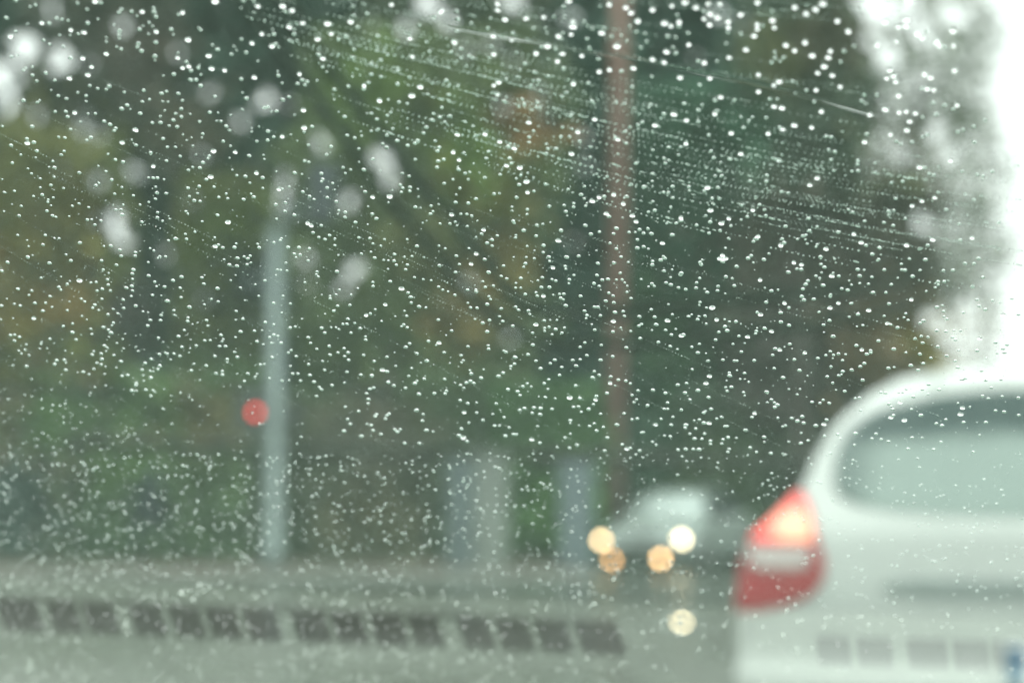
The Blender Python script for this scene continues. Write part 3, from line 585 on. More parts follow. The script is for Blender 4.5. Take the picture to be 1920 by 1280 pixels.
DROPS = """
A 435,20,2 490,55,2 535,10,3 565,18,2 88,5,3 35,103,3 200,30,2 170,40,1 235,130,3 277,133,3 318,105,2 348,110,2 383,117,1 155,137,1 493,133,3 550,110,1 398,170,3 394,200,1 440,193,2 473,184,3 335,200,1 670,72,3 683,55,2 740,67,3 799,67,3 770,93,1 865,48,2 867,70,3 877,97,3 838,130,2 858,150,1 785,167,3 805,148,1 643,142,1 672,175,3 670,195,2 672,216,1 597,213,1 597,237,1 878,180,3 836,193,1 657,265,1 681,278,2 778,247,3 773,267,2 795,289,3 876,241,3 597,304,3 871,319,3 871,342,1 963,168,3 974,197,1 1027,72,3 1006,85,2 1058,225,4 1119,160,1 1128,172,2 1210,10,4 1223,281,3 1195,255,1 1174,316,3 1315,263,1 1330,284,1 1301,308,2 1358,223,3 1417,245,3 1384,298,3 1450,36,3 1370,8,2 1426,8,2 1356,47,1 1428,72,1 1415,108,1 1488,118,1 1590,36,4 1643,60,4 1605,68,2 1472,192,3 1541,195,3 1533,168,1 1511,203,1 1626,153,4 1654,195,3 1653,168,1 1703,131,3 1530,262,3 1550,250,3 1627,231,2 1567,268,1 1842,136,4 1863,192,3 1795,193,1 1786,222,3 1904,222,3 1792,310,3 1817,331,3 1451,346,1 1430,437,4 1357,448,3 1263,398,3 1190,388,4 1115,385,3 1120,370,1 1061,374,3 1048,351,3 1027,383,3 999,326,3 1001,300,1 1075,400,3 977,420,3 1072,452,3 1103,452,3 1130,422,1 1128,485,3 917,428,1 1565,427,3 1562,403,1 1587,470,1 1684,418,3 1700,452,3 1728,462,3 1673,474,3 1715,480,3 1783,455,1 1838,406,1 1815,380,2 1880,506,3 1880,562,1 1905,632,1 396,328,3 465,330,3 515,377,3 494,423,4 357,263,1 257,413,3 390,441,4 308,453,2 206,458,2 182,425,2 133,397,2 144,383,1 180,376,1 60,208,3 88,178,1 246,228,2 279,251,2 65,320,2 99,315,1 131,567,3 614,488,3 597,505,2 549,500,2 505,484,2 437,523,2 484,541,2 484,572,1 327,541,2 373,558,2 288,509,1 310,630,2 210,578,2 223,567,1 808,511,3 840,562,2 800,574,2 699,521,2 715,594,3 684,614,3 733,615,1 788,641,3 907,528,3 936,517,2 1002,529,3 1026,567,2 944,575,1 915,573,1 1019,614,3 927,623,1 1020,660,3 988,641,2 1070,644,1 1209,544,2 1364,523,1 1386,556,3 1365,618,1 1298,649,1 1226,635,1 1180,634,3 1243,684,2 1219,682,1 1272,712,3 1291,735,2 1555,627,3 1525,628,2 1505,603,3 1487,608,3 1590,564,3 1625,547,2 1707,621,4 1657,648,1 1755,714,3 1711,720,4 1711,745,3 1735,817,2 1862,826,3 1836,871,2 1671,793,1 1636,760,1 1587,770,4 1539,773,3 1507,741,3 1505,791,3 1445,797,2 1416,743,1 1415,723,1 1457,714,1 370,630,2 419,636,4 380,659,3 495,642,2 536,641,2 453,687,2 397,729,2 585,685,3 619,702,3 650,724,3 641,738,2 762,732,4 856,693,3 903,692,3 974,678,3 996,716,3 952,710,2 1123,686,2 902,656,2 1140,755,2 1135,775,1 1077,775,1 1050,790,1 1029,758,1 917,782,3 941,829,2 987,829,2 1084,822,1 1255,797,2 1296,823,2 1323,857,4 1201,852,4 1177,878,2 1170,893,2 1103,870,1 1013,881,3 936,906,2 1141,916,3 1124,946,3 1401,879,3 1482,874,1 1487,896,1 1290,890,1 687,803,4 741,788,1 764,818,3 607,868,2 649,900,3 692,913,3 862,937,4 847,860,2 511,775,3 488,790,2 151,783,3 154,806,4 190,803,3 181,713,3 364,777,2 330,773,2 62,820,3 207,851,3 117,872,2 360,852,2 344,872,2 200,888,1 69,918,3 297,909,2 306,944,3 275,941,1 445,973,3 596,966,2 628,1013,3 553,935,1 177,978,2 157,950,1 226,1006,2 305,997,2 13,712,2 861,1003,3 885,1003,3 922,1011,2 835,1001,2 1059,958,2 1084,942,2 1185,996,4 1160,1012,3 1332,988,2 1380,994,3 1442,974,4 1477,1001,3 1306,957,1 1120,1050,3 1057,1060,3 1204,1053,2 1405,1030,2 1478,1060,2 1568,1066,4 1587,1064,2 1627,1051,2 1657,974,3 1713,908,3 1737,913,2 1699,981,1 1554,966,1 1807,978,3 1815,1011,3 1808,1023,2 1840,1058,3 1871,1033,2 1882,1068,1 1703,1081,3 1741,1107,3 1766,1123,2 1841,1112,2 1891,1136,3 1427,1110,3 1413,1092,2 1230,1111,2 1272,1091,2 1281,1118,2 1370,1124,3 1065,1106,2 1092,1130,3 1125,1134,2 1111,1090,2 883,1087,4 934,1090,3 874,1121,2 837,1138,2 750,1101,2 787,1153,2 692,1153,2 651,1180,2 680,1180,2 645,1092,2 685,1055,2 876,1053,2 886,1197,3 885,1225,3 914,1244,2 1046,1190,2 1056,1204,2 953,1232,1 1223,1212,3 1282,1252,4 1137,1247,2 1655,1212,4 1602,1190,3 1551,1152,3 1605,1142,3 1555,1233,2 1750,1270,4 1730,1258,4 1807,1270,3 1906,1185,2 1900,1205,1 686,1210,4 797,1250,3 491,1238,3 516,1236,2 568,1242,2 533,1266,3 445,1147,2 499,1168,2 406,1160,2 237,1097,3 271,1125,2 299,1113,2 188,1105,2 269,1138,2 287,1157,1 264,1188,3 295,1215,3 314,1222,2 357,1060,2 226,1056,2 286,1043,2 119,1160,2 107,1215,3 68,1150,1 81,1076,2 13,1010,1 539,1045,3 556,1031,2 24,1083,2 22,1190,1 389,1218,1
B 52,124,4 28,207,3 92,155,3 71,90,2 145,80,2 203,205,3 66,38,2 282,27,3 71,280,3 63,327,3 198,288,2 238,290,1 260,311,2 221,341,3 169,362,3 199,375,2 319,383,2 317,401,3 399,319,3 385,217,3 478,238,2 440,143,2 522,101,3 495,293,2 563,66,3 648,64,2 656,110,3 649,177,2 636,239,4 673,277,3 619,296,3 675,327,3 718,315,3 739,328,3 731,134,2 880,22,3 880,58,3 921,110,4 855,204,4 842,262,2 857,305,4 834,327,2 841,105,2 826,160,2 965,190,3 959,224,3 1040,105,3 1080,160,2 1138,97,3 1148,160,2 1157,188,2 1195,95,2 1255,97,2 1304,122,3 1302,151,4 1220,205,4 1245,189,2 1240,222,2 1292,195,3 1365,122,2 1456,37,2 1507,26,4 1279,8,3 1250,40,2 1478,160,2 1465,186,4 1387,150,2 1412,165,2 1382,221,3 1396,273,3 1125,267,3 1160,262,4 1205,279,3 1095,302,4 1245,303,3 1229,311,2 1215,346,4 1250,388,3 1352,316,3 1445,335,3 1550,262,4 1520,207,2 1575,201,2 1606,232,2 1601,44,3 1630,74,3 1750,57,4 1668,120,5 1622,150,2 1818,132,4 1854,148,3 1860,35,3 1890,88,2 1900,125,4 1898,152,3 1836,207,3 1880,212,2 1708,192,2 1659,182,2 1683,270,3 1716,236,2 1829,293,4 1881,303,3 1865,269,2 1750,335,4 1816,353,4 1643,384,4 1575,403,3 1508,393,4 1450,405,4 1087,408,3 1034,361,3 1002,394,2 990,434,2 1109,454,3 1162,431,3 1305,473,4 1389,470,3 1635,491,3 1746,433,2 1906,438,4 1240,545,3 1268,522,2 1409,573,3 1547,580,3 1594,585,2 1424,671,4 1290,654,3 1292,633,1 1741,590,3 1729,606,2 1870,644,4 1815,643,3 1693,690,3 1669,705,3 1763,706,4 1785,713,2 885,464,4 858,481,3 928,446,2 877,531,4 917,572,3 1017,560,3 1028,588,3 999,603,2 1066,484,3 1120,510,2 1105,578,3 1098,605,3 1118,608,2 590,456,3 513,470,2 444,490,4 376,481,1 315,476,3 384,438,3 224,435,3 168,421,3 152,467,3 128,482,3 126,503,3 39,488,3 62,433,1 655,487,2 704,374,2 808,432,2 396,541,4 484,532,2 324,577,3 214,568,4 264,563,2 605,535,3 610,574,2 371,585,2 565,608,2 519,643,2 611,655,3 554,662,3 510,677,3 478,718,3 462,751,3 653,758,4 757,765,3 808,755,4 740,712,2 695,686,2 582,688,2 1055,690,4 1081,738,2 1057,773,3 1057,802,2 972,834,4 938,827,3 891,798,4 950,811,2 826,856,3 815,893,3 947,893,3 955,921,3 929,932,4 1004,945,4 1010,986,3 984,1006,2 1041,1023,4 1000,1041,4 1048,975,2 1081,1000,1 1154,864,2 1163,838,3 1153,812,2 1208,838,3 1293,867,4 1341,797,3 1283,771,3 1330,743,4 1237,769,2 1243,718,3 1297,727,2 1404,828,3 1400,886,3 1409,937,2 1597,742,3 1602,808,3 1555,785,4 1541,773,3 1657,921,3 1751,846,2 1752,979,3 1749,1021,2 1822,920,3 1814,893,3 1842,830,3 1841,903,2 1909,829,3 1897,873,3 18,659,3 200,673,3 259,651,3 278,634,2 168,640,2 145,640,1 255,763,3 289,725,2 254,688,1 313,794,3 414,808,3 429,793,3 373,820,3 232,810,2 255,831,3 200,734,2 168,739,2 110,741,1 114,766,2 75,778,3 33,763,2 98,838,2 100,913,1 178,896,2 126,957,3 52,956,2 10,944,3 22,976,2 221,961,1 342,977,2 381,993,3 416,899,2 540,852,3 550,831,3 528,795,2 629,857,4 688,863,3 575,899,3 544,909,3 538,943,3 662,900,4 656,940,1 660,957,3 696,977,3 722,970,2 743,921,1 714,1011,2 628,1011,2 578,1034,3 807,1001,3 777,973,1 893,984,2 667,1060,3 646,1096,2 714,1145,3 757,1120,3 642,1140,3 548,1150,1 504,1160,3 515,1190,2 501,1205,3 416,1166,3 446,1169,1 434,1108,1 431,1065,1 386,1055,3 385,1077,3 331,1042,3 345,1060,3 337,1082,2 286,1070,1 114,1054,1 133,1080,3 176,1109,4 272,1107,4 265,1140,1 151,1162,1 173,1205,3 197,1231,3 22,1195,3 20,1223,3 79,1252,3 148,1263,1 620,1208,4 672,1205,3 706,1206,2 733,1216,3 765,1242,1 610,1260,3 641,1250,2 650,1270,1 555,1260,2 479,1243,1 458,1255,1 708,1274,2 840,1186,1 859,1092,3 889,1090,2 985,1112,3 1047,1083,4 1083,1077,3 960,1165,2 962,1187,1 1046,1180,3 1044,1207,2 967,1245,3 972,1255,2 1099,1268,3 1133,1262,2 1175,1252,1 1169,1162,4 1253,1157,3 1262,1192,3 1270,1214,1 1306,1166,3 1307,1145,2 1374,1160,2 1381,1143,1 1411,1132,4 1449,1112,4 1478,1107,3 1366,1119,2 1349,1096,3 1367,1050,2 1276,1066,2 1149,1038,3 1532,1096,4 1604,1107,3 1585,1148,4 1591,1115,1 1633,1040,3 1702,1053,4 1750,1050,1 1812,1083,3 1839,1085,3 1863,1051,3 1863,1115,3 1853,1165,2 1842,1192,1 1752,1135,2 1763,1185,3 1727,1193,2 1683,1130,1 1643,1125,1 1582,1226,1 1491,1203,4 1507,1220,3 1372,1270,4 1637,1214,4 1658,1247,4 1830,1258,2 1883,1257,3 1910,1227,4 1914,1243,3
C 12,15,4 76,43,4 156,80,4 197,99,4 120,68,3 120,107,3 152,139,4 256,122,4 256,155,4 252,184,2 143,22,3 210,25,3 421,15,4 326,85,3 327,193,3 418,140,3 420,165,3 449,146,3 402,203,4 506,116,4 505,67,2 515,157,3 631,42,4 748,53,4 694,77,4 789,22,5 870,120,4 931,179,5 1138,124,4 1215,153,4 1257,148,4 1259,113,4 1156,42,3 1272,8,4 1325,190,4 1350,214,3 1371,180,3 1430,237,4 1445,258,4 1524,258,4 1520,175,4 1473,267,3 1200,234,3 1097,252,4 964,262,3 908,290,3 688,241,4 630,286,4 580,256,4 729,314,4 831,289,4 819,325,4 888,350,3 796,376,4 760,411,4 842,425,4 518,297,3 519,328,3 568,327,3 499,355,3 548,347,2 426,420,4 261,325,3 356,280,4 30,190,3 34,253,4 244,248,2 121,355,4 88,348,3 193,347,2 152,441,4 95,481,3 182,566,3 215,547,4 290,567,3 88,622,3 109,591,2 180,642,4 194,626,3 21,677,4 88,685,3 8,586,3 426,517,4 514,481,4 543,461,4 617,461,3 633,527,2 740,575,3 750,507,4 886,488,4 696,510,3 780,628,4 627,706,4 725,719,4 558,609,4 514,600,4 490,560,3 533,560,2 470,665,3 392,661,2 327,661,2 372,680,2 562,728,4 545,718,3 481,752,4 273,750,4 342,720,3 147,763,3 327,866,4 160,852,3 175,890,3 265,898,3 214,915,2 18,808,4 542,903,4 806,769,3 835,773,3 821,844,3 855,855,3 834,900,3 850,960,3 986,905,3 984,925,3 987,963,3 953,966,2 1024,800,4 1035,757,3 1083,971,3 1082,918,2 1053,646,4 1141,616,5 1217,632,4 1257,628,4 1309,637,4 1277,684,4 1261,734,4 1169,757,4 1201,797,3 1227,812,3 1289,801,3 1350,770,3 1376,759,3 1350,660,2 1427,645,3 1165,395,4 1188,429,4 1148,442,4 1198,461,4 1215,540,4 1092,535,3 1021,536,3 1006,570,3 1030,585,2 1361,419,4 1395,437,4 1530,397,4 1412,506,4 1376,500,4 1345,500,3 1409,581,3 1473,594,3 1544,592,4 1522,615,3 1702,677,3 1638,713,3 1577,731,3 1549,742,3 1641,802,3 1506,903,4 1333,942,4 1361,944,4 1386,977,3 1413,985,3 1572,964,3 1657,983,3 1690,990,3 1742,965,3 757,1003,4 715,1042,4 1237,1021,3 1175,1029,3 1270,1005,2 1291,1158,4 1346,1131,4 1418,1112,4 1438,1083,3 1198,1118,3 1187,1185,3 1158,1188,3 1132,1253,3 1158,1210,3 1024,1245,3 955,1195,3 932,1180,2 707,1230,3 756,1275,3 579,1274,3 557,1080,3 591,1086,3 473,988,3 470,1022,3 413,1111,3 433,1153,3 394,1183,4 461,1181,3 467,1214,3 363,1221,3 331,1155,3 348,1190,1 329,1237,2 259,1230,4 271,1272,3 217,1258,4 154,1250,4 130,1215,3 156,1185,4 165,1117,3 206,1119,3 168,1147,2 198,1057,3 140,1057,4 121,1075,3 35,1052,3 36,1073,2 78,1268,4 182,992,3 206,965,3 220,990,3 380,1020,3 1184,1270,3 1252,1230,3 1555,1260,3 1483,1180,3 1638,1125,3 1778,1252,3 1505,1245,2
F 99,43,2 152,71,1 255,44,3 241,97,3 305,60,2 332,61,2 449,86,4 156,167,4 183,156,1 161,105,1 372,152,2 399,186,4 42,196,4 9,243,3 278,200,3 584,105,2 622,103,3 674,126,3 681,160,3 762,140,3 760,160,3 865,130,3 844,117,2 899,163,3 931,164,3 888,172,2 987,63,4 1049,65,3 1042,37,2 947,73,2 1096,25,3 1210,105,4 1228,97,3 1253,113,3 1208,56,2 1319,112,4 1328,90,2 1457,113,4 1449,93,2 1336,172,3 1373,164,3 1394,175,3 1407,160,3 1411,197,2 1389,208,3 1333,217,4 1290,210,4 1260,180,2 1541,84,3 1576,73,3 1583,62,2 1620,112,4 1682,112,3 1740,118,3 1654,148,3 1688,153,3 1665,168,2 1733,186,3 1760,29,3 1793,56,3 1828,66,3 1853,44,3 1883,100,2 1884,62,2 1903,155,2 1783,249,3 1780,265,2 1790,276,2 1895,248,4 1714,309,3 1608,199,2 1579,239,2 1561,237,2 1614,243,2 1552,267,1 1490,298,3 1436,320,2 1455,385,2 1352,338,2 1298,297,2 1325,268,1 1223,343,4 1135,282,3 1146,317,3 1150,268,1 1021,277,4 1013,340,3 973,298,4 836,271,3 834,195,2 870,306,3 925,333,3 880,331,2 750,238,4 743,260,3 745,290,2 741,330,4 710,339,3 745,355,3 738,386,2 655,211,3 571,186,3 580,237,3 610,256,2 604,293,3 608,322,3 620,355,3 575,346,3 546,355,2 447,299,4 511,310,2 540,307,3 378,318,3 393,301,1 331,335,3 342,350,2 343,276,1 231,283,2 100,346,3 178,355,3 163,380,2 280,387,3 38,400,1 80,430,2 113,440,3 196,425,3 241,469,3 256,424,2 292,447,2 378,466,3 190,509,4 4,517,2 74,510,1 8,440,3 457,401,2 476,416,2 391,416,1 533,435,3 521,452,3 555,465,2 573,402,2 692,406,3 763,441,4 637,459,2 607,489,3 461,497,2 488,517,1 695,453,3 662,483,2 638,536,3 629,551,2 581,561,3 609,576,3 624,593,4 613,615,1 511,570,2 517,600,2 704,598,1 690,627,1 762,672,1 804,473,2 832,477,1 845,521,3 830,552,3 906,493,2 902,522,3 913,480,1 941,413,4 857,380,3 907,382,1 1018,393,3 1065,447,4 978,467,3 982,492,2 1057,508,3 1055,527,3 1083,543,1 1161,522,3 1168,552,2 1111,535,1 1188,402,2 1227,417,3 1149,433,2 1036,578,3 1004,613,4 891,621,3 918,643,1 1023,672,3 1073,630,1 1103,665,3 1069,679,1 1151,636,3 1182,634,2 1242,605,3 1255,628,2 1249,640,2 1235,668,3 1268,668,3 1324,617,2 1353,586,4 1431,581,3 1474,577,1 1366,514,3 1328,470,2 1326,519,2 1377,409,1 1445,641,3 1480,657,2 1515,618,3 1526,650,3 1540,603,3 1563,609,2 1580,649,3 1491,533,3 1540,545,2 1585,478,2 1633,428,2 1539,425,3 1592,385,2 1632,563,3 1661,558,3 1698,513,1 1733,619,3 1746,650,3 1781,683,3 1809,565,3 1826,592,3 1852,667,4 1900,704,3 1856,716,3 1863,562,2 1890,562,2 1906,572,2 1877,469,3 1898,441,3 1857,400,3 1856,385,2 1890,376,2 1909,350,2 1809,378,1 1828,485,1 1637,690,3 1665,725,3 1623,703,3 1529,729,3 1335,729,4 1318,700,2 1278,741,3 1278,757,2 1208,724,3 1160,777,3 1090,767,2 1076,803,3 1012,723,4 978,710,3 940,710,3 927,702,1 896,712,3 850,740,3 816,762,3 899,777,3 888,797,3 799,800,3 805,831,2 845,806,2 848,845,4 808,862,2 766,875,3 765,888,3 681,753,3 640,718,3 569,710,3 573,741,4 527,697,2 518,716,3 587,665,3 602,675,2 596,695,1 545,762,3 569,771,3 528,796,3 593,782,2 468,813,3 500,825,2 370,802,3 362,745,3 318,747,3 307,769,3 280,626,3 407,590,4 428,630,3 408,541,3 355,555,3 109,616,3 81,637,3 82,603,2 58,605,3 147,658,3 140,687,2 105,693,2 224,681,2 231,656,2 234,643,1 149,780,3 163,718,2 120,709,2 405,708,1 366,692,1 718,830,3 686,835,3 588,824,2 594,888,2 742,918,4 820,913,3 861,915,3 848,948,3 1214,820,3 1250,808,3 1251,828,3 1393,821,3 1436,838,2 1374,863,2 1464,771,3 1485,768,2 1446,823,2 1515,847,2 1588,862,3 1626,859,2 1646,822,3 1675,822,3 1690,861,3 1743,830,3 1766,868,3 1735,769,3 1633,779,2 1825,802,3 1814,751,2 1867,887,3 1808,911,3 1780,948,3 1795,897,2
G 98,57,3 161,61,3 177,91,3 243,67,3 222,103,2 370,67,2 112,148,3 166,137,2 187,171,3 299,151,3 238,183,2 264,185,2 296,188,3 309,211,3 371,210,3 362,236,3 262,233,2 425,105,4 464,167,2 397,161,2 355,165,2 551,214,4 549,103,2 584,118,2 647,160,3 664,207,3 642,252,3 730,204,4 718,117,2 758,147,4 806,180,4 828,252,4 877,46,3 847,70,4 820,88,4 848,103,3 788,36,3 800,12,4 758,53,2 1025,17,4 980,57,2 981,43,2 1096,48,4 1137,101,4 1135,140,3 1087,129,1 1220,74,4 1235,17,4 1166,166,4 1171,190,3 1190,226,4 1267,167,4 1335,161,4 1259,218,3 1262,233,2 1045,105,2 1040,167,2 1035,203,4 1026,221,2 969,167,1 1085,174,3 912,215,3 930,287,3 899,273,2 1009,285,3 982,312,2 1009,339,2 1034,375,3 980,339,2 855,327,3 810,335,3 796,303,2 710,350,3 758,362,3 757,350,2 830,387,2 839,403,2 820,432,4 899,456,3 980,446,3 996,464,3 1052,468,4 1136,385,4 1102,385,3 1095,365,2 1125,336,3 1130,281,3 1105,298,2 1170,336,4 1185,292,3 1206,300,3 1227,374,3 1251,374,3 1234,397,4 1248,405,2 1282,293,3 1279,314,2 1308,268,3 1345,386,4 1262,439,4 1192,378,1 1403,37,4 1452,25,3 1530,35,3 1547,5,4 1618,27,3 1654,27,2 1677,12,4 1700,33,4 1724,7,4 1744,35,4 1861,42,4 1806,87,4 1771,72,1 1665,69,3 1700,109,4 1665,116,4 1727,120,2 1511,88,3 1546,119,3 1434,129,1 1573,165,3 1532,199,4 1443,202,4 1614,195,2 1569,256,3 1437,269,4 1421,315,4 1450,330,3 1467,295,3 1499,291,4 1547,293,2 1579,293,3 1594,310,2 1608,328,2 1607,363,3 1504,368,3 1528,384,3 1629,398,3 1533,422,3 1487,413,3 1443,447,3 1424,446,3 1368,469,3 1381,494,4 1377,511,2 1457,495,3 1539,477,4 1585,472,3 1592,498,3 1530,527,4 1409,544,2 1425,575,3 1527,586,4 1572,563,2 1627,582,2 1676,501,4 1762,503,4 1743,461,3 1688,544,3 1673,553,3 1771,546,4 1834,523,4 1862,489,3 1840,432,2 1749,210,4 1750,190,3 1796,183,4 1818,173,4 1811,162,2 1815,245,3 1860,237,2 1852,280,2 1912,257,4 1906,267,3 1826,310,3 1853,322,4 1747,317,4 1760,330,3 1728,332,2 1687,291,2 1896,339,4 1824,577,3 1856,603,4 1912,608,4 1881,571,2 1747,577,2 1681,623,3 1783,645,3 1850,668,3 1890,684,2 1603,675,3 1526,725,4 1458,745,4 1462,661,3 1381,719,3 1343,742,3 1343,672,3 1369,647,3 1301,746,3 1320,778,4 1200,745,4 1239,785,3 1175,764,3 1120,793,4 1094,750,3 1050,714,3 1075,592,3 1077,660,4 1094,545,4 1143,566,3 1143,582,3 1168,559,3 1205,573,4 1255,564,3 1241,592,3 1212,520,2 1174,520,2 1142,523,3 1185,601,2 1060,487,2 890,500,2 907,527,3 964,553,3 926,701,3 914,693,2 977,730,4 974,766,3 953,780,3 951,795,2 910,818,4 884,836,4 820,586,4 795,537,4 833,521,3 826,664,3 828,683,3 712,669,3 675,719,3 686,747,2 676,759,2 723,803,2 730,822,4 786,847,4 800,797,1 620,580,3 549,647,4 533,661,2 578,703,3 610,761,1 490,639,3 590,605,1 480,750,4 447,760,1 395,791,2 425,708,3 384,653,3 363,672,3 356,674,2 379,835,3 256,728,3 299,702,1 171,833,4 184,752,3 125,717,3 231,800,4 257,810,3 264,871,4 295,889,3 361,903,3 305,778,2 137,632,3 136,613,2 106,567,3 76,537,2 54,592,3 48,436,3 139,493,4 163,484,3 191,461,2 247,432,4 226,526,2 303,499,1 351,546,3 371,563,3 338,556,2 367,498,3 355,469,2 437,445,4 475,450,3 393,422,3 390,392,4 375,367,3 338,344,4 275,303,3 177,308,3 178,330,3 93,342,2 55,377,2 545,519,3 752,515,2 727,450,3 763,452,3 712,424,2 638,379,3 600,360,2 570,350,2 547,333,3 505,297,2 460,291,2 411,280,2 37,514,3 31,542,3 8,543,3 38,704,4 15,680,3 18,725,3 40,745,3 31,812,3 109,828,3 17,872,2 161,908,3 182,901,3 142,933,3 152,965,3 150,990,3 22,1008,3 96,1033,3 35,1077,3 50,1105,3 15,1144,4 145,1105,2 167,1112,3 179,1140,3 198,1050,3 190,1062,3 254,1057,3 268,1048,3 248,1076,3 222,1162,3 112,1173,4 356,1213,4 301,1136,3 331,1135,3 315,1150,3 440,1213,3 478,1140,4 516,1147,2 422,1028,4 460,1050,3 456,1087,4 436,937,4 414,877,4 425,863,3 465,851,3 523,933,4 583,934,3 591,919,3 580,853,3 640,873,1 670,886,3 689,902,3 703,873,4 726,864,4 745,875,3 668,972,4 711,989,3 691,1038,4 760,984,2 761,1041,3 717,1097,3 796,1083,4 851,1049,2 871,990,3 893,1025,1 676,1132,4 662,1170,4 685,1181,4 707,1202,3 915,1068,3 861,1114,3 889,1114,3 937,911,4 991,923,4 1005,944,3 1020,894,4 1046,877,3 1067,895,3 1141,877,4 1166,855,3 1227,830,3 1162,908,2 1147,954,3 1110,950,1 1203,960,2 1284,957,4 1341,961,4 1318,889,4 1412,843,3 1423,809,3 1450,829,3 1030,1017,4 1003,1026,3 1074,1043,3 1083,1014,4 1120,1017,4 1118,1051,4 1185,1021,3 1306,1010,4 1334,1007,3 1349,1037,3 1390,1021,4 1434,948,3 1430,967,4 1418,994,3 1458,1048,3 1494,932,4 1512,874,4 1540,889,2 1558,857,4 1600,862,3 1625,877,3 1635,943,3 1645,983,3 1515,838,3 1550,1109,4 1590,1045,3 1635,1080,3 1665,1074,3 1660,967,3 1669,917,3 1722,1000,4 1753,915,4 1823,931,4 1835,985,3 1815,1020,3 1836,1020,3 1768,1107,4 1798,1076,3 1855,1110,3 1865,1065,3 1912,1025,4 1892,885,4 1435,1143,4 1473,1122,3 1396,1117,3 1421,1102,2 1337,1112,1 1287,1085,3 1288,1100,2 1258,1182,3 1287,1160,2 1103,1117,2 1071,1190,4 1116,1211,3 943,1125,3 967,1162,3 984,1163,3 922,1172,4 1325,1223,3 1213,1235,2 1284,1240,4 1480,1255,3 1496,1182,3 1580,1220,3 1605,1243,4 1625,1240,3 1677,1255,3 1690,1153,3 1700,1150,2 1770,1222,3 1750,1205,2 1818,1170,3 1850,1175,3 1893,1250,3
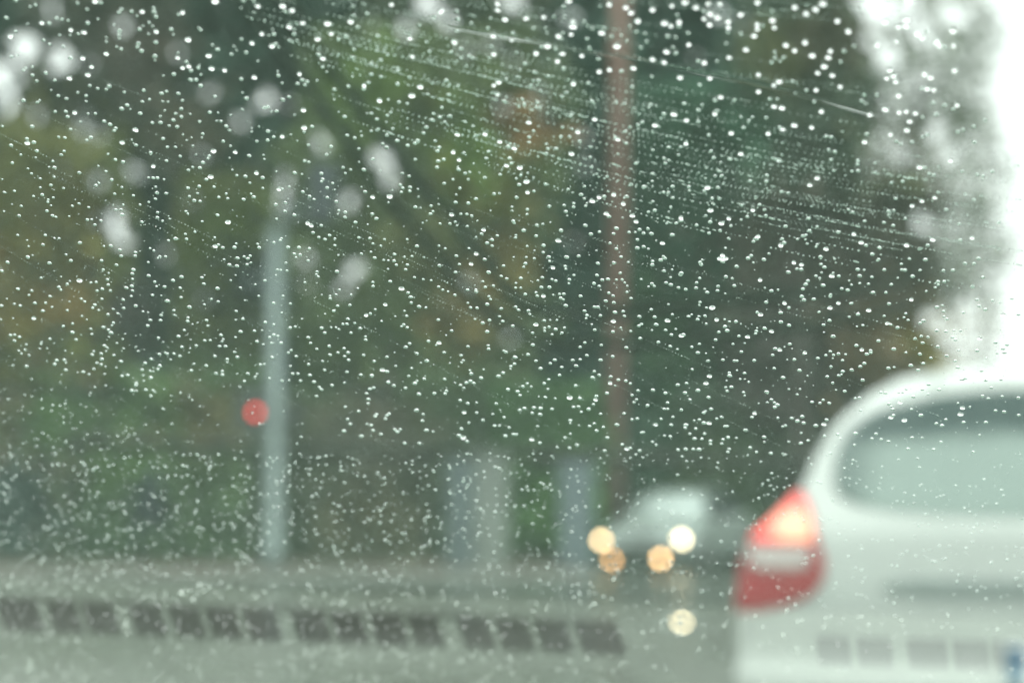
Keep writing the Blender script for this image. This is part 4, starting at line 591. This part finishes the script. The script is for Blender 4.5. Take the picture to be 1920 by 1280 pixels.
H 148,32,4 210,17,4 257,60,2 262,65,2 240,115,2 224,156,4 209,175,4 240,175,4 225,193,4 424,50,4 414,63,4 398,79,3 368,173,4 385,158,3 397,197,2 456,181,4 485,147,3 559,65,4 551,101,5 571,86,4 303,219,4 110,182,2 97,197,4 103,209,3 95,285,3 78,310,3 17,348,4 75,340,4 137,365,4 124,346,2 199,331,4 196,355,3 243,277,4 279,286,3 290,327,3 239,371,1 435,295,4 463,339,1 499,356,4 536,350,2 469,421,4 572,425,4 597,451,4 551,479,4 419,477,4 438,489,4 461,567,4 500,583,4 552,531,4 598,550,4 594,252,4 625,197,4 668,208,4 642,233,3 667,236,4 676,48,4 693,43,4 712,18,4 645,65,2 700,92,2 750,108,3 757,95,2 806,120,5 776,165,4 777,207,3 797,224,4 875,27,4 854,177,2 963,36,4 1004,84,4 1031,101,4 1066,150,4 1107,115,4 1102,180,3 1095,187,2 985,236,4 995,272,4 1020,238,2 878,273,3 838,272,4 846,255,2 750,273,3 770,284,2 781,253,2 704,300,4 692,320,4 676,345,4 790,325,4 895,344,3 928,352,4 950,322,2 996,314,2 1045,317,2 936,298,1 1064,278,3 1070,366,4 1134,238,4 1143,365,3 1173,320,3 1210,283,2 1250,240,4 1232,238,3 1230,205,3 1275,176,3 1259,99,5 1333,120,4 1379,100,4 1406,67,5 1365,181,4 1335,240,3 1293,275,4 1286,405,4 1370,358,2 1430,448,4 1461,437,2 1467,471,3 1436,305,4 1470,304,4 1437,322,3 1421,337,2 1467,242,3 1520,241,4 1588,203,4 1638,204,4 1664,175,4 1630,333,4 1687,280,3 1628,58,5 1561,70,3 1667,441,3 1702,461,4 1656,405,3 1742,411,3 1783,421,2 1851,400,3 1889,489,4 1802,491,4 1578,478,3 1486,515,3 1470,500,2 832,377,3 830,388,3 876,424,4 829,451,4 948,427,3 986,488,4 937,502,2 1046,465,4 1161,429,4 1134,497,2 1255,484,3 1245,506,3 1268,521,3 1210,514,1 1150,538,4 1170,545,3 1208,563,4 1354,525,4 1336,537,3 670,388,4 682,408,4 737,403,4 767,475,3 825,523,4 792,547,3 846,612,4 795,589,1 980,556,1 1013,550,3 1101,637,4 1187,683,4 1307,625,4 1342,611,3 1379,616,3 1350,648,3 1428,580,4 1481,585,3 1525,578,2 1562,581,3 1518,617,3 1534,633,3 1435,670,4 1334,712,4 1256,702,2 1396,733,3 1353,764,3 1283,775,4 1324,802,4 1157,791,4 1189,785,2 1671,623,5 1656,693,4 1760,647,4 1824,659,4 1803,682,4 1810,703,3 1767,707,2 1706,734,1 1553,690,2 1485,722,3 1533,750,3 1548,787,3 1681,806,3 1576,854,3 1590,848,3 1565,855,2 1705,860,3 1790,855,3 1384,883,4 1348,911,3 1442,911,3 1380,937,2 1215,927,2 1237,927,2 1257,909,2 1141,931,3 1115,927,3 994,957,3 970,960,3 977,664,4 1007,687,4 1035,712,4 1057,692,3 1058,704,3 876,710,4 848,716,2 830,697,3 805,718,3 899,747,3 916,713,2 844,735,1 760,735,3 687,703,4 680,710,2 628,742,4 588,743,1 602,656,4 615,681,1 573,671,1 520,682,4 545,687,4 506,717,3 402,748,4 349,650,1 330,699,4 365,614,4 316,610,3 414,583,3 419,565,1 410,597,2 299,529,4 327,541,1 263,529,2 238,557,4 250,580,4 203,588,3 190,519,4 185,632,4 236,516,2 125,497,3 166,451,5 134,451,2 91,500,2 84,517,3 98,420,3 93,436,2 132,541,3 50,489,2 33,500,3 4,603,4 51,671,3 94,655,2 85,704,4 140,751,3 145,747,2 131,707,1 226,744,3 290,749,3 306,750,3 283,655,2 171,673,1 53,797,3 151,835,4 264,833,4 262,817,3 305,802,2 348,819,3 21,875,3 131,875,4 86,916,4 145,955,4 40,968,3 13,930,4 242,899,3 273,897,4 250,919,3 323,852,2 350,852,1 342,927,3 348,945,2 371,868,2 247,860,1 472,925,4 515,792,3 564,844,4 657,803,4 702,833,1 834,781,3 813,838,3 877,832,3 844,873,3 900,810,4 893,826,2 951,801,4 999,782,4 1021,764,4 1012,858,4 911,921,4 862,913,1 597,908,2 660,908,2 644,938,2 499,968,3 516,985,3 533,997,4 517,1011,4 476,983,2 727,981,3 772,987,3 790,970,3 824,988,3 1000,1028,3 1160,993,4 1172,1005,2 1224,982,4 1182,1022,3 1287,1022,3 1185,1057,4 1171,1067,4 1246,1084,4 1340,1056,4 1297,952,4 1480,1080,3 1427,1102,3 1458,1113,4 1562,1050,5 1574,1014,4 1615,1008,2 1548,987,2 1687,948,4 1719,961,3 1797,950,3 1760,1030,4 1808,1037,4 1890,1055,3 1888,958,4 1735,901,3 1580,1095,4 1670,1167,3 1705,1095,3 160,1020,4 118,1042,3 127,1033,2 404,1043,4 390,1067,3 428,988,1 191,1074,3 218,1065,3 149,1099,4 119,1098,4 93,1080,3 65,1085,2 18,1110,4 14,1127,3 74,1130,3 40,1160,3 67,1187,4 108,1188,3 123,1160,3 156,1200,4 156,1218,3 17,1246,4 60,1246,3 92,1248,4 255,1180,4 302,1183,3 227,1192,3 219,1215,3 261,1245,3 254,1262,3 250,1116,3 238,1118,3 353,1139,4 457,1178,4 459,1205,2 379,1237,3 415,1262,3 495,1269,4 535,1070,3 613,1072,3 645,1088,4 672,1063,4 680,1099,4 748,1114,4 795,1105,5 809,1081,3 665,1213,4 705,1197,3 666,1155,2 578,1113,3 562,1119,3 596,1204,2 872,1163,3 797,1171,3 886,1187,2 965,1223,3 972,1158,4 1087,1160,3 1065,1187,3 1116,1190,3 1157,1203,3 1290,1181,3 1268,1245,3 1346,1181,2 1453,1206,3 1411,1248,3 1635,1262,3
"""

M_pud = mat('rain_puddle', (.05, .06, .055), .02, coat=0)
PY = 23.65; pc = Vector(((1277-960)/4400*PY, PY, 0)); mb = MB()
ring_ = [(pc.x + math.cos(a_)*(.36+.05*math.sin(3*a_)), pc.y + math.sin(a_)*(.50+.05*math.cos(2*a_))) for a_ in [math.pi*2*q/40 for q in range(40)]]
mb.add([(x, y, gz(PY)+.007-.01675*(y-PY)) for x, y in ring_], [tuple(range(40))])
tag(mb.build('puddle', M_pud), 'shallow puddle on the wet road mirroring the bright headlamp', 'puddle', kind='structure')

# ---------------------------------------------------------------- our own windscreen, dashboard and the rain on the glass
G_ = .018/37.5; U0 = 1/DF
def uinv(px, py): return U0 + G_*(400 + px/6 - py)
nc = Vector((G_*F/6, G_*F, U0 - 80*G_)); c_len = nc.length
NW = (RT*nc.x + UP*nc.y + FW*nc.z)/c_len; DPL = 1/c_len      # inner face: NW . (P-CAM) = DPL
TH = .0045; IOR = 1.5
def on_glass(px, py, lift=0.0):       # where the sight line leaves the outer face
    d = pdir(px, py); P = CAM + d/uinv(px, py); dn = d.normalized()
    cosi = dn.dot(NW); tl = dn - NW*cosi; tr_ = tl/IOR; tdir = tr_ + NW*math.sqrt(1-tr_.length_squared)
    return P + tdir*(TH/tdir.dot(NW)) + NW*lift
E1 = Vector((1,0,0)) - NW*NW.x; E1.normalize(); E2 = NW.cross(E1).normalized()
if E2.z < 0: E2 = -E2
PC = on_glass(960, 640)
M_glass = bpy.data.materials.new('windscreen_glass'); M_glass.use_nodes = True
n = M_glass.node_tree.nodes; L = M_glass.node_tree.links; n.clear()
o_ = n.new('ShaderNodeOutputMaterial'); gl = n.new('ShaderNodeBsdfGlass'); gl.inputs['Color'].default_value = (.965, .99, .972, 1); gl.inputs['IOR'].default_value = IOR; gl.inputs['Roughness'].default_value = 0
L.new(gl.outputs[0], o_.inputs[0])
def pane(lift0, lift1, x0, x1, y0, y1, name, m, parent=None, rad=.06, rings=1):
    pts = []
    for (cx2, cy2, a0) in ((x1-rad, y1-rad, 0), (x0+rad, y1-rad, 90), (x0+rad, y0+rad, 180), (x1-rad, y0+rad, 270)):
        for k in range(7): a = R(a0+15*k); pts.append((cx2+rad*math.cos(a), cy2+rad*math.sin(a)))
    mb = MB(); k = len(pts)
    mb.v = [PC + E1*x + E2*y + NW*lift0 for x, y in pts] + [PC + E1*x + E2*y + NW*lift1 for x, y in pts]
    mb.f = [tuple(range(k))[::-1], tuple(range(k, 2*k))] + [(i, (i+1) % k, k+(i+1) % k, k+i) for i in range(k)]
    mb.v = [tuple(p) for p in mb.v]
    return mb.build(name, m, parent)
WX0, WX1, WY0, WY1 = -.66, .90, -.53, .46
o = pane(-TH, 0, WX0, WX1, WY0, WY1, 'windscreen', M_glass)
tag(o, 'clear wet windscreen glass that fills the whole view', 'windscreen')
# seal round the pane (part)
sm = MB(); fr = []
for (a0, b0, a1, b1) in ((WX0,WY0,WX1,WY0),(WX1,WY0,WX1,WY1),(WX1,WY1,WX0,WY1),(WX0,WY1,WX0,WY0)):
    sm.tube([PC+E1*a0+E2*b0-NW*.002, PC+E1*a1+E2*b1-NW*.002], .012, 8)
sm.build('seal', M_tyre, o)

# dashboard: seen only as its reflection in the lower part of the glass
def refl(px, py, zd):
    d = pdir(px, py); P = CAM + d/uinv(px, py); dn = d.normalized(); r_ = dn - NW*2*dn.dot(NW)
    return P + r_*((zd-P.z)/r_.z)
ZD = 1.015
dash_d = mat('dark_dashboard', (.23, .30, .255), .55, var=.12, vscale=40)
dash_m = mat('grey_dashboard', (.44, .50, .43), .55, var=.12, vscale=40, bump=.05)
M_slot = mat('black_grille', (.018, .024, .018), .8, var=.1)
dash = tag(empty('dashboard', (.05, .9, ZD)), 'pale grey dashboard top under the windscreen glass', 'dashboard')
bpy.context.view_layer.update()
O = Vector((.05, .9, ZD))
TL, TR = refl(-700, 1070, ZD), refl(2600, 1200, ZD)
mb = MB(); x0, x1, y0, y1 = -.75, .95, .42, 1.42
# the top follows the glass base: keep it below the pane
def glass_y(x, z):   # y of inner face at x, z
    return (DPL - NW.x*x - NW.z*(z-CAMH)) / NW.y
nx = 24; vs = []
for i in range(nx+1):
    x = x0+(x1-x0)*i/nx; yg = glass_y(x, ZD) - .004
    vs += [(x-O.x, .42-O.y, -.03), (x-O.x, .50-O.y, 0), (x-O.x, yg-O.y, 0), (x-O.x, yg-O.y, -.05), (x-O.x, .42-O.y, -.30)]
fs = [(i*5+q, i*5+(q+1) % 5, (i+1)*5+(q+1) % 5, (i+1)*5+q) for i in range(nx) for q in range(5)]
fs += [(0,1,2,3,4), tuple(nx*5+q for q in (4,3,2,1,0))]
mb.add(vs, fs); mb.build('top_panel', dash_d, dash)
pq = [refl(-900, 1088-900*.04, ZD+.001), refl(2500, 1088+2500*.04, ZD+.001)]
mb = MB(); cuts = []
for i in range(13):
    t = i/12; a = pq[0].lerp(pq[1], t); yb = glass_y(a.x, ZD) - .012
    cuts.append((a.x, a.y, yb))
for x, ya, yb in cuts: mb.v += [(x-O.x, ya-O.y, .0003), (x-O.x, yb-O.y, .0003), (x-O.x, ya-O.y, .0012), (x-O.x, yb-O.y, .0012)]
for i in range(12): q = i*4; mb.f += [(q+2,q+3,q+7,q+6),(q,q+4,q+5,q+1),(q,q+2,q+6,q+4),(q+1,q+5,q+7,q+3)]
mb.f += [(0,1,3,2),(48,50,51,49)]
mb.build('added_pale_panel', dash_m, dash)  # pale strip added to brighten the dashboard's reflection low in the glass
# defroster grille: dark well with bars over it
def rowp(px, top): return 1131 + px*.040 if top else 1183 + px*.041
gw = [refl(-260, rowp(-260, 1)-2, ZD+.003), refl(1150, rowp(1150, 1)-2, ZD+.003), refl(1172, rowp(1150, 0)+2, ZD+.003), refl(-240, rowp(-240, 0)+2, ZD+.003)]
def plate(quad, z0, z1, name, m, parent):
    mb = MB(); mb.add([(q.x-O.x, q.y-O.y, z0) for q in quad] + [(q.x-O.x, q.y-O.y, z1) for q in quad], [(0,1,2,3),(4,5,6,7),(0,1,5,4),(1,2,6,5),(2,3,7,6),(3,0,4,7)])
    return mb.build(name, m, parent)
gr_ = plate(gw, .0015, .003, 'defroster_grille', M_slot, dash)
edges = []
def slots(x_first, groups):
    x = x_first; out_ = []
    for g_ in groups:
        for k in range(g_): out_.append((x, x+63)); x += 71.5
        x += 22
    return out_
SL = slots(-230, (4,)) + slots(77-71.5, (3,)) + slots(237, (4,4,4))
SL = [(-300,-237),(-228,-165),(-156,-93),(-84,-21),(-12,6)] + [(8,67),(83,141),(148,211),(237,300),(311,372),(380,440),(450,513),(542,607),(615,677),(688,752),(760,818),(855,914),(924,988),(998,1060),(1075,1145)]
for (a, b_), (c, d) in zip(SL, SL[1:]):
    if c - b_ < 4: continue
    q = [refl(b_, rowp(b_, 1)-2, ZD+.004), refl(c, rowp(c, 1)-2, ZD+.004), refl(c+20, rowp(c+20, 0)+2, ZD+.004), refl(b_+20, rowp(b_+20, 0)+2, ZD+.004)]
    plate(q, .0032, .0048, 'bar', dash_m, gr_)
# second vent, further right
for (a, b_) in ((1530,1590),(1606,1668),(1700,1772),(1786,1850),(1860,1925)):
    q = [refl(a, 1202+(a-1530)*.03, ZD+.003), refl(b_, 1202+(b_-1530)*.03, ZD+.003), refl(b_+6, 1250+(b_-1530)*.03, ZD+.003), refl(a+6, 1250+(a-1530)*.03, ZD+.003)]
    plate(q, .0015, .003, 'vent_slot', M_slot, dash)

# ---- rain drops
M_water = bpy.data.materials.new('rain_water'); M_water.use_nodes = True
n = M_water.node_tree.nodes; L = M_water.node_tree.links; n.clear()
o_ = n.new('ShaderNodeOutputMaterial'); gl = n.new('ShaderNodeBsdfGlass'); gl.inputs['Color'].default_value = (1, 1, 1, 1); gl.inputs['IOR'].default_value = 1.333; gl.inputs['Roughness'].default_value = 0
L.new(gl.outputs[0], o_.inputs[0])
def dome(nseg, nring, ang=78, wob=0.0, stretch=1.0, seed=0):
    """closed drop of unit footprint radius: cap with contact angle ang, flat base at z=0"""
    r_ = random.Random(seed); a1, a2, p1, p2 = r_.uniform(-wob, wob), r_.uniform(-wob, wob), r_.uniform(0, 6), r_.uniform(0, 6)
    A = R(ang); V = []; Rs = 1/math.sin(A)
    for j in range(nring):
        t = A*(1-j/nring)
        rr_ = Rs*math.sin(t); z = Rs*(math.cos(t)-math.cos(A))
        for k in range(nseg):
            q = 2*math.pi*k/nseg; w_ = 1+a1*math.cos(2*q+p1)+a2*math.cos(3*q+p2)
            V.append((rr_*w_*math.cos(q)*stretch, rr_*w_*math.sin(q), z))
    V.append((0, 0, Rs*(1-math.cos(A)))); F_ = []
    for j in range(nring-1):
        for k in range(nseg): F_.append((j*nseg+k, j*nseg+(k+1) % nseg, (j+1)*nseg+(k+1) % nseg, (j+1)*nseg+k))
    T = len(V)-1
    for k in range(nseg): F_.append(((nring-1)*nseg+k, (nring-1)*nseg+(k+1) % nseg, T))
    nb = len(V); V += [V[k] for k in range(nseg)]; F_.append(tuple(nb+k for k in range(nseg))[::-1])   # base with its own corners: a sharp rim
    return V, F_
drops = []      # px, py, radius in pixels
OFF = {'A': (0, 0), 'B': (640, 0), 'C': (1280, 0), 'F': (0, 427), 'G': (640, 427), 'H': (1280, 427)}
for line in DROPS.strip().splitlines():
    it = line.split(); ox, oy = OFF[it[0]]
    for tkn in it[1:]:
        a, b_, s_ = map(int, tkn.split(',')); px, py = ox+a/3, oy+b_/3
        drops.append((px, py, (0, 1.75, 2.35, 2.95, 3.55, 4.1)[s_] * (1.52 - .0007*min(py, 427) if py < 427 else 1.18) * random.uniform(.93, 1.07)))
# lower third: thick spray of small drops, thickest at lower left
def dens(px, py):
    if py < 850: return .0
    d = 1.0
    if px > 1300: d = .42
    elif px > 700: d = .55 + .3*(1-(px-700)/600)
    else: d = .95
    if py > 1080: d *= .85
    if py > 1190: d *= .55
    cl_ = noise.noise(Vector((px*.010, py*.014, 3.1)))+.5*noise.noise(Vector((px*.03, py*.03, 9)))
    return d*(.75+.55*cl_)
k = 0
while k < 2800:
    px, py = random.uniform(-60, 1980), random.uniform(850, 1330)
    if random.random() < dens(px, py):
        drops.append((px, py, 1.45 + 1.6*random.random()**1.6)); k += 1
for k in range(330):   # a few more at the lower left above that
    px, py = random.uniform(-40, 640)*random.uniform(.4, 1), random.uniform(640, 860)
    if random.random() < (py-600)/260: drops.append((px, py, 1.2+1.4*random.random()))
for k in range(1500):   # fine dots across the sharp middle
    px, py = random.uniform(-10, 1930), random.uniform(330, 980); drops.append((px, py, random.uniform(.7, 1.35)))
outer = []
for k in range(11000):   # the rest of the pane, beyond the view
    q = PC + E1*random.uniform(WX0+.02, WX1-.02) + E2*random.uniform(WY0+.02, WY1-.02) - CAM
    f_ = q.dot(FW); px, py = 960 + F*q.x/f_, 640 - F*q.dot(UP)/f_
    if -12 < px < 1932 and -12 < py < 1292: continue
    r_ = (.0004 + .0005*random.random()**1.6)*F/f_; outer.append((px, py, r_*1.1, r_, random.uniform(-.6, .6)))
drops.sort(key=lambda d: -d[2]*(1 if -5 < d[0] < 1925 and -5 < d[1] < 1285 else 0))
big, rest = drops[:300], drops[300:]
ROTM = Matrix((E1, E2, NW)).transposed()      # local x,y,z -> world
protos = []
for s_ in range(6):
    V, F_ = dome(24, 9, (80, 74, 84, 78, 70, 82)[s_], .05 if s_ < 5 else .12, (1, 1.08, .95, 1.15, 1, 1.3)[s_], s_)
    me = bpy.data.meshes.new('rain_drop'); me.from_pydata(V, [], F_); me.update()
    for p in me.polygons: p.use_smooth = len(p.vertices) < 6
    me.materials.append(M_water); protos.append(me)
def zone(px, py):
    big_ = 'raindrops on the windscreen glass'
    for (x0, y0, x1, y1, t) in ((1850,0,1930,660,'round raindrop on the glass against the plain white sky'),
      (1600,0,1850,330,'soft round raindrop in front of the pale thin tree top'),(1600,330,1850,680,'raindrop in front of the lower thin tree above the car roof'),
      (1580,740,1930,960,'raindrop in front of the rear window of the white car'),(1380,900,1545,1145,'raindrop in front of the red tail lamp'),(1540,680,1930,1290,'raindrop in front of the white car body'),
      (1100,920,1400,1080,'raindrop in front of the oncoming car'),(1128,0,1180,800,'raindrop in front of the brown utility pole'),
      (490,430,542,1060,'raindrop in front of the grey traffic light pole'),(440,735,520,812,'raindrop in front of the red signal'),
      (1180,0,1600,120,'large blurred raindrop above the pale water streak, right of the utility pole'),(1180,120,1600,430,'large raindrop among the bead rows right of the utility pole'),
      (640,0,1128,200,'large blurred raindrop between the poles near the top edge'),(640,200,1128,430,'large raindrop over the yellow green tree between the two poles'),
      (0,0,490,215,'large blurred raindrop near the pale sky gaps at upper left'),(0,215,490,430,'raindrop over the olive trees left of the traffic light pole'),
      (490,0,640,430,'raindrop above the top of the traffic light pole'),(542,430,1128,760,'sharp raindrop over the trees between the two poles'),
      (1180,430,1600,900,'sharp raindrop over the dark trees left of the white car'),(0,430,490,760,'sharp raindrop over the trees left of the red signal'),
      (0,1060,1400,1290,'blurred raindrop in front of the wet road')):
        if x0 <= px < x1 and y0 <= py < y1: return t, big_
    return 'raindrop in front of the shrubs and verge', big_
rm4 = ROTM.to_4x4()
for i, (px, py, r_) in enumerate(big):
    o = bpy.data.objects.new('rain_drop', protos[i % 6]); COL.objects.link(o)
    rad = r_/F/uinv(px, py)
    o.matrix_world = Matrix.Translation(on_glass(px, py, .00002)) @ rm4 @ Matrix.Rotation(random.uniform(-.5, .5), 4, 'Z') @ Matrix.Diagonal((rad, rad*1.1, rad, 1))
    lab, grp = zone(px, py); tag(o, lab, 'raindrop', grp)

def scatter(name, items, nseg, nring, label, cat, ang=76):
    """many drops in one mesh; items: px, py, rx, ry, angle"""
    V, F_ = dome(nseg, nring, ang, 0.0); V = np.array(V); K = len(V)
    A = np.array(items, float); N = len(A)
    px, py, rx, ry, an = A.T
    u = U0 + G_*(400 + px/6 - py); FWn, UPn, NWn = map(np.array, (FW, UP, NW))
    d = FWn[None] + np.array([1., 0, 0])[None]*((px-960)/F)[:, None] + UPn[None]*((640-py)/F)[:, None]
    P = np.array(CAM)[None] + d/u[:, None]; dn = d/np.linalg.norm(d, axis=1)[:, None]
    ci = dn @ NWn; tl = (dn - ci[:, None]*NWn)/IOR; td = tl + NWn*np.sqrt(1-(tl**2).sum(1))[:, None]
    P = P + td*(TH/(td @ NWn))[:, None] + NWn*.00002
    sc_ = 1/F/u; ca, sa = np.cos(an), np.sin(an); e1, e2 = np.array(E1), np.array(E2)
    X = V[None, :, 0]*(rx*sc_)[:, None]; Y = V[None, :, 1]*(ry*sc_)[:, None]; Z = V[None, :, 2]*(np.minimum(rx, ry)*sc_)[:, None]
    XX = X*ca[:, None]-Y*sa[:, None]; YY = X*sa[:, None]+Y*ca[:, None]
    W_ = P[:, None, :] + XX[..., None]*e1 + YY[..., None]*e2 + Z[..., None]*NWn
    lens = np.array([len(f) for f in F_], np.int32); flat = np.array([v for f in F_ for v in f], np.int32)
    loops = (flat[None, :] + (np.arange(N)*K)[:, None]).astype(np.int32).ravel(); tot = np.tile(lens, N); st = np.concatenate([[0], np.cumsum(tot)[:-1]]).astype(np.int32)
    me = bpy.data.meshes.new(name); me.vertices.add(N*K); me.vertices.foreach_set('co', W_.ravel())
    me.loops.add(len(loops)); me.loops.foreach_set('vertex_index', loops)
    me.polygons.add(len(tot)); me.polygons.foreach_set('loop_start', st); me.polygons.foreach_set('loop_total', tot)
    me.update(); me.polygons.foreach_set('use_smooth', np.tile(np.array([len(f) < 5 for f in F_]), N))
    me.materials.append(M_water); o = bpy.data.objects.new(name, me); COL.objects.link(o)
    tag(o, label, cat, kind='stuff'); return o
scatter('small_raindrops', [(px, py, r_*random.uniform(.9, 1.2), r_, random.uniform(-.6, .6)) for px, py, r_ in rest], 14, 5, 'countless smaller raindrops spattered over the windscreen', 'raindrops')
scatter('outer_raindrops', outer, 9, 3, 'raindrops spattered over the outer parts of the windscreen', 'raindrops')
# beads left by the wiper: rows following the sweep of the blade
def slope(px, py): return max(.06, .15 + .00052*py + .0002*(1000-px) - (.07 if px > 1100 and 300 < py < 640 else 0)*min(1, max(0, (px-1100)/300)))
beads = []
def row(px, py, length, r0, gap, broken, stretch=0.0):
    x = px; y = py; on = True; run = random.randint(4, 25)
    while x < px+length:
        st = gap*random.uniform(.75, 1.5); x += st; y += st*slope(x, y) + random.uniform(-.12, .12)
        run -= 1
        if run <= 0: on = not on if random.random() < broken else True; run = random.randint(4, 30) if on else random.randint(2, 14)
        if not on: continue
        r_ = r0*random.uniform(.6, 1.25)*(1.5 if random.random() < .06 else 1)
        rx = r_*(random.uniform(2, 3.4) if random.random() < stretch else 1)
        beads.append((x, y+random.uniform(-.5, .5), rx, r_, -math.atan(slope(x, y))*1.6))
for k in range(56):        # soft wide band, upper middle to the right edge
    y = random.uniform(-120, 230); x = 480 + max(0, y)*1.0 + random.uniform(-60, 350); row(x, y, random.uniform(350, 1150), random.uniform(1.4, 2.1), random.uniform(8, 12), .55, .05)
for k in range(13):        # tight bright band
    t = random.random(); x = 740 + t*160 + random.uniform(-30, 200); y = 185 + t*95 + random.uniform(-25, 40); row(x, y, random.uniform(500, 1000), random.uniform(1.5, 2.2), random.uniform(8, 12), .6, .12)
for k in range(18):
    t = random.random(); x = 1180 + t*380; y = 300 + t*95 + random.uniform(-25, 60); row(x, y, random.uniform(250, 650), random.uniform(.9, 1.5), random.uniform(5, 8), .45, .10)
for k in range(50):        # thin lines of tiny beads in the sharp zone
    x = random.uniform(-200, 1150); y = random.uniform(120, 760); row(x, y, random.uniform(150, 650), random.uniform(.65, 1.1), random.uniform(4, 8), .6)
for (x, y, l_) in ((1380,557,440),(1280,706,220),(190,150,380),(670,605,420),(640,430,420),(1560,700,200),(1650,620,260),(1690,820,260),(820,560,460),(1030,560,300),(560,440,360),(0,180,300),(0,390,330),(1180,700,300)):
    row(x, y, l_, .9, 5.0, .15)
beads = [b for b in beads if b[0] < 2100 and b[1] < 1000]
scatter('beads_in_wiper_tracks', beads, 10, 4, 'fine rows of tiny water beads left in the wiper tracks', 'water beads', 66)
# film of specks
sp_ = []
for k in range(9000):
    px, py = random.uniform(-40, 1960), random.uniform(-40, 1300)
    if noise.noise(Vector((px*.012-py*.004, py*.02, 1.7))) + .25 < random.random()*.7: continue
    r_ = random.uniform(.28, .7); sp_.append((px, py, r_*random.choice((1, 1, 1.8)), r_, -.6))
scatter('water_specks', sp_, 6, 2, 'film of barely visible water specks between the drops', 'water film', 55)
# the long pale smear of water
def smear(label, pix, halfw, hgt):
    P2 = smooth_path([(a, b_, 0) for a, b_ in pix], 14); mb = MB(); prof = [(-1, 0), (-.75, .45), (-.4, .85), (0, 1), (.4, .85), (.75, .45), (1, 0)]; k = len(prof)
    n_ = len(P2)
    for i, p in enumerate(P2):
        w_ = halfw*math.sin(math.pi*min(1, max(.02, i/(n_-1))))**.5*(1+.25*noise.noise(Vector((i*.35, 2, 2))))
        q = P2[min(i+1, n_-1)] - P2[max(i-1, 0)]; q.normalize(); nrm = Vector((-q.y, q.x, 0))
        for a, h_ in prof:
            c_ = p + nrm*(a*w_); mb.v.append(tuple(on_glass(c_.x, c_.y, .00002 + h_*hgt*w_/halfw)))
    for i in range(n_-1):
        for j in range(k-1): mb.f.append((i*k+j, i*k+j+1, (i+1)*k+j+1, (i+1)*k+j))
        mb.f.append((i*k+k-1, i*k, (i+1)*k, (i+1)*k+k-1))
    mb.f.append(tuple(range(k))[::-1]); mb.f.append(tuple((n_-1)*k+j for j in range(k)))
    o = mb.build('water_streak', M_water); tag(o, label, 'water streak'); return o
smear('long pale streak of water crossing the upper right of the glass', [(1060,92),(1180,109),(1290,133),(1420,158),(1540,188),(1600,205),(1650,219)], 5.0, .00004)
smear('faint short streak of water left of the long pale one', [(840,50),(930,66),(1020,82)], 4, .00005)
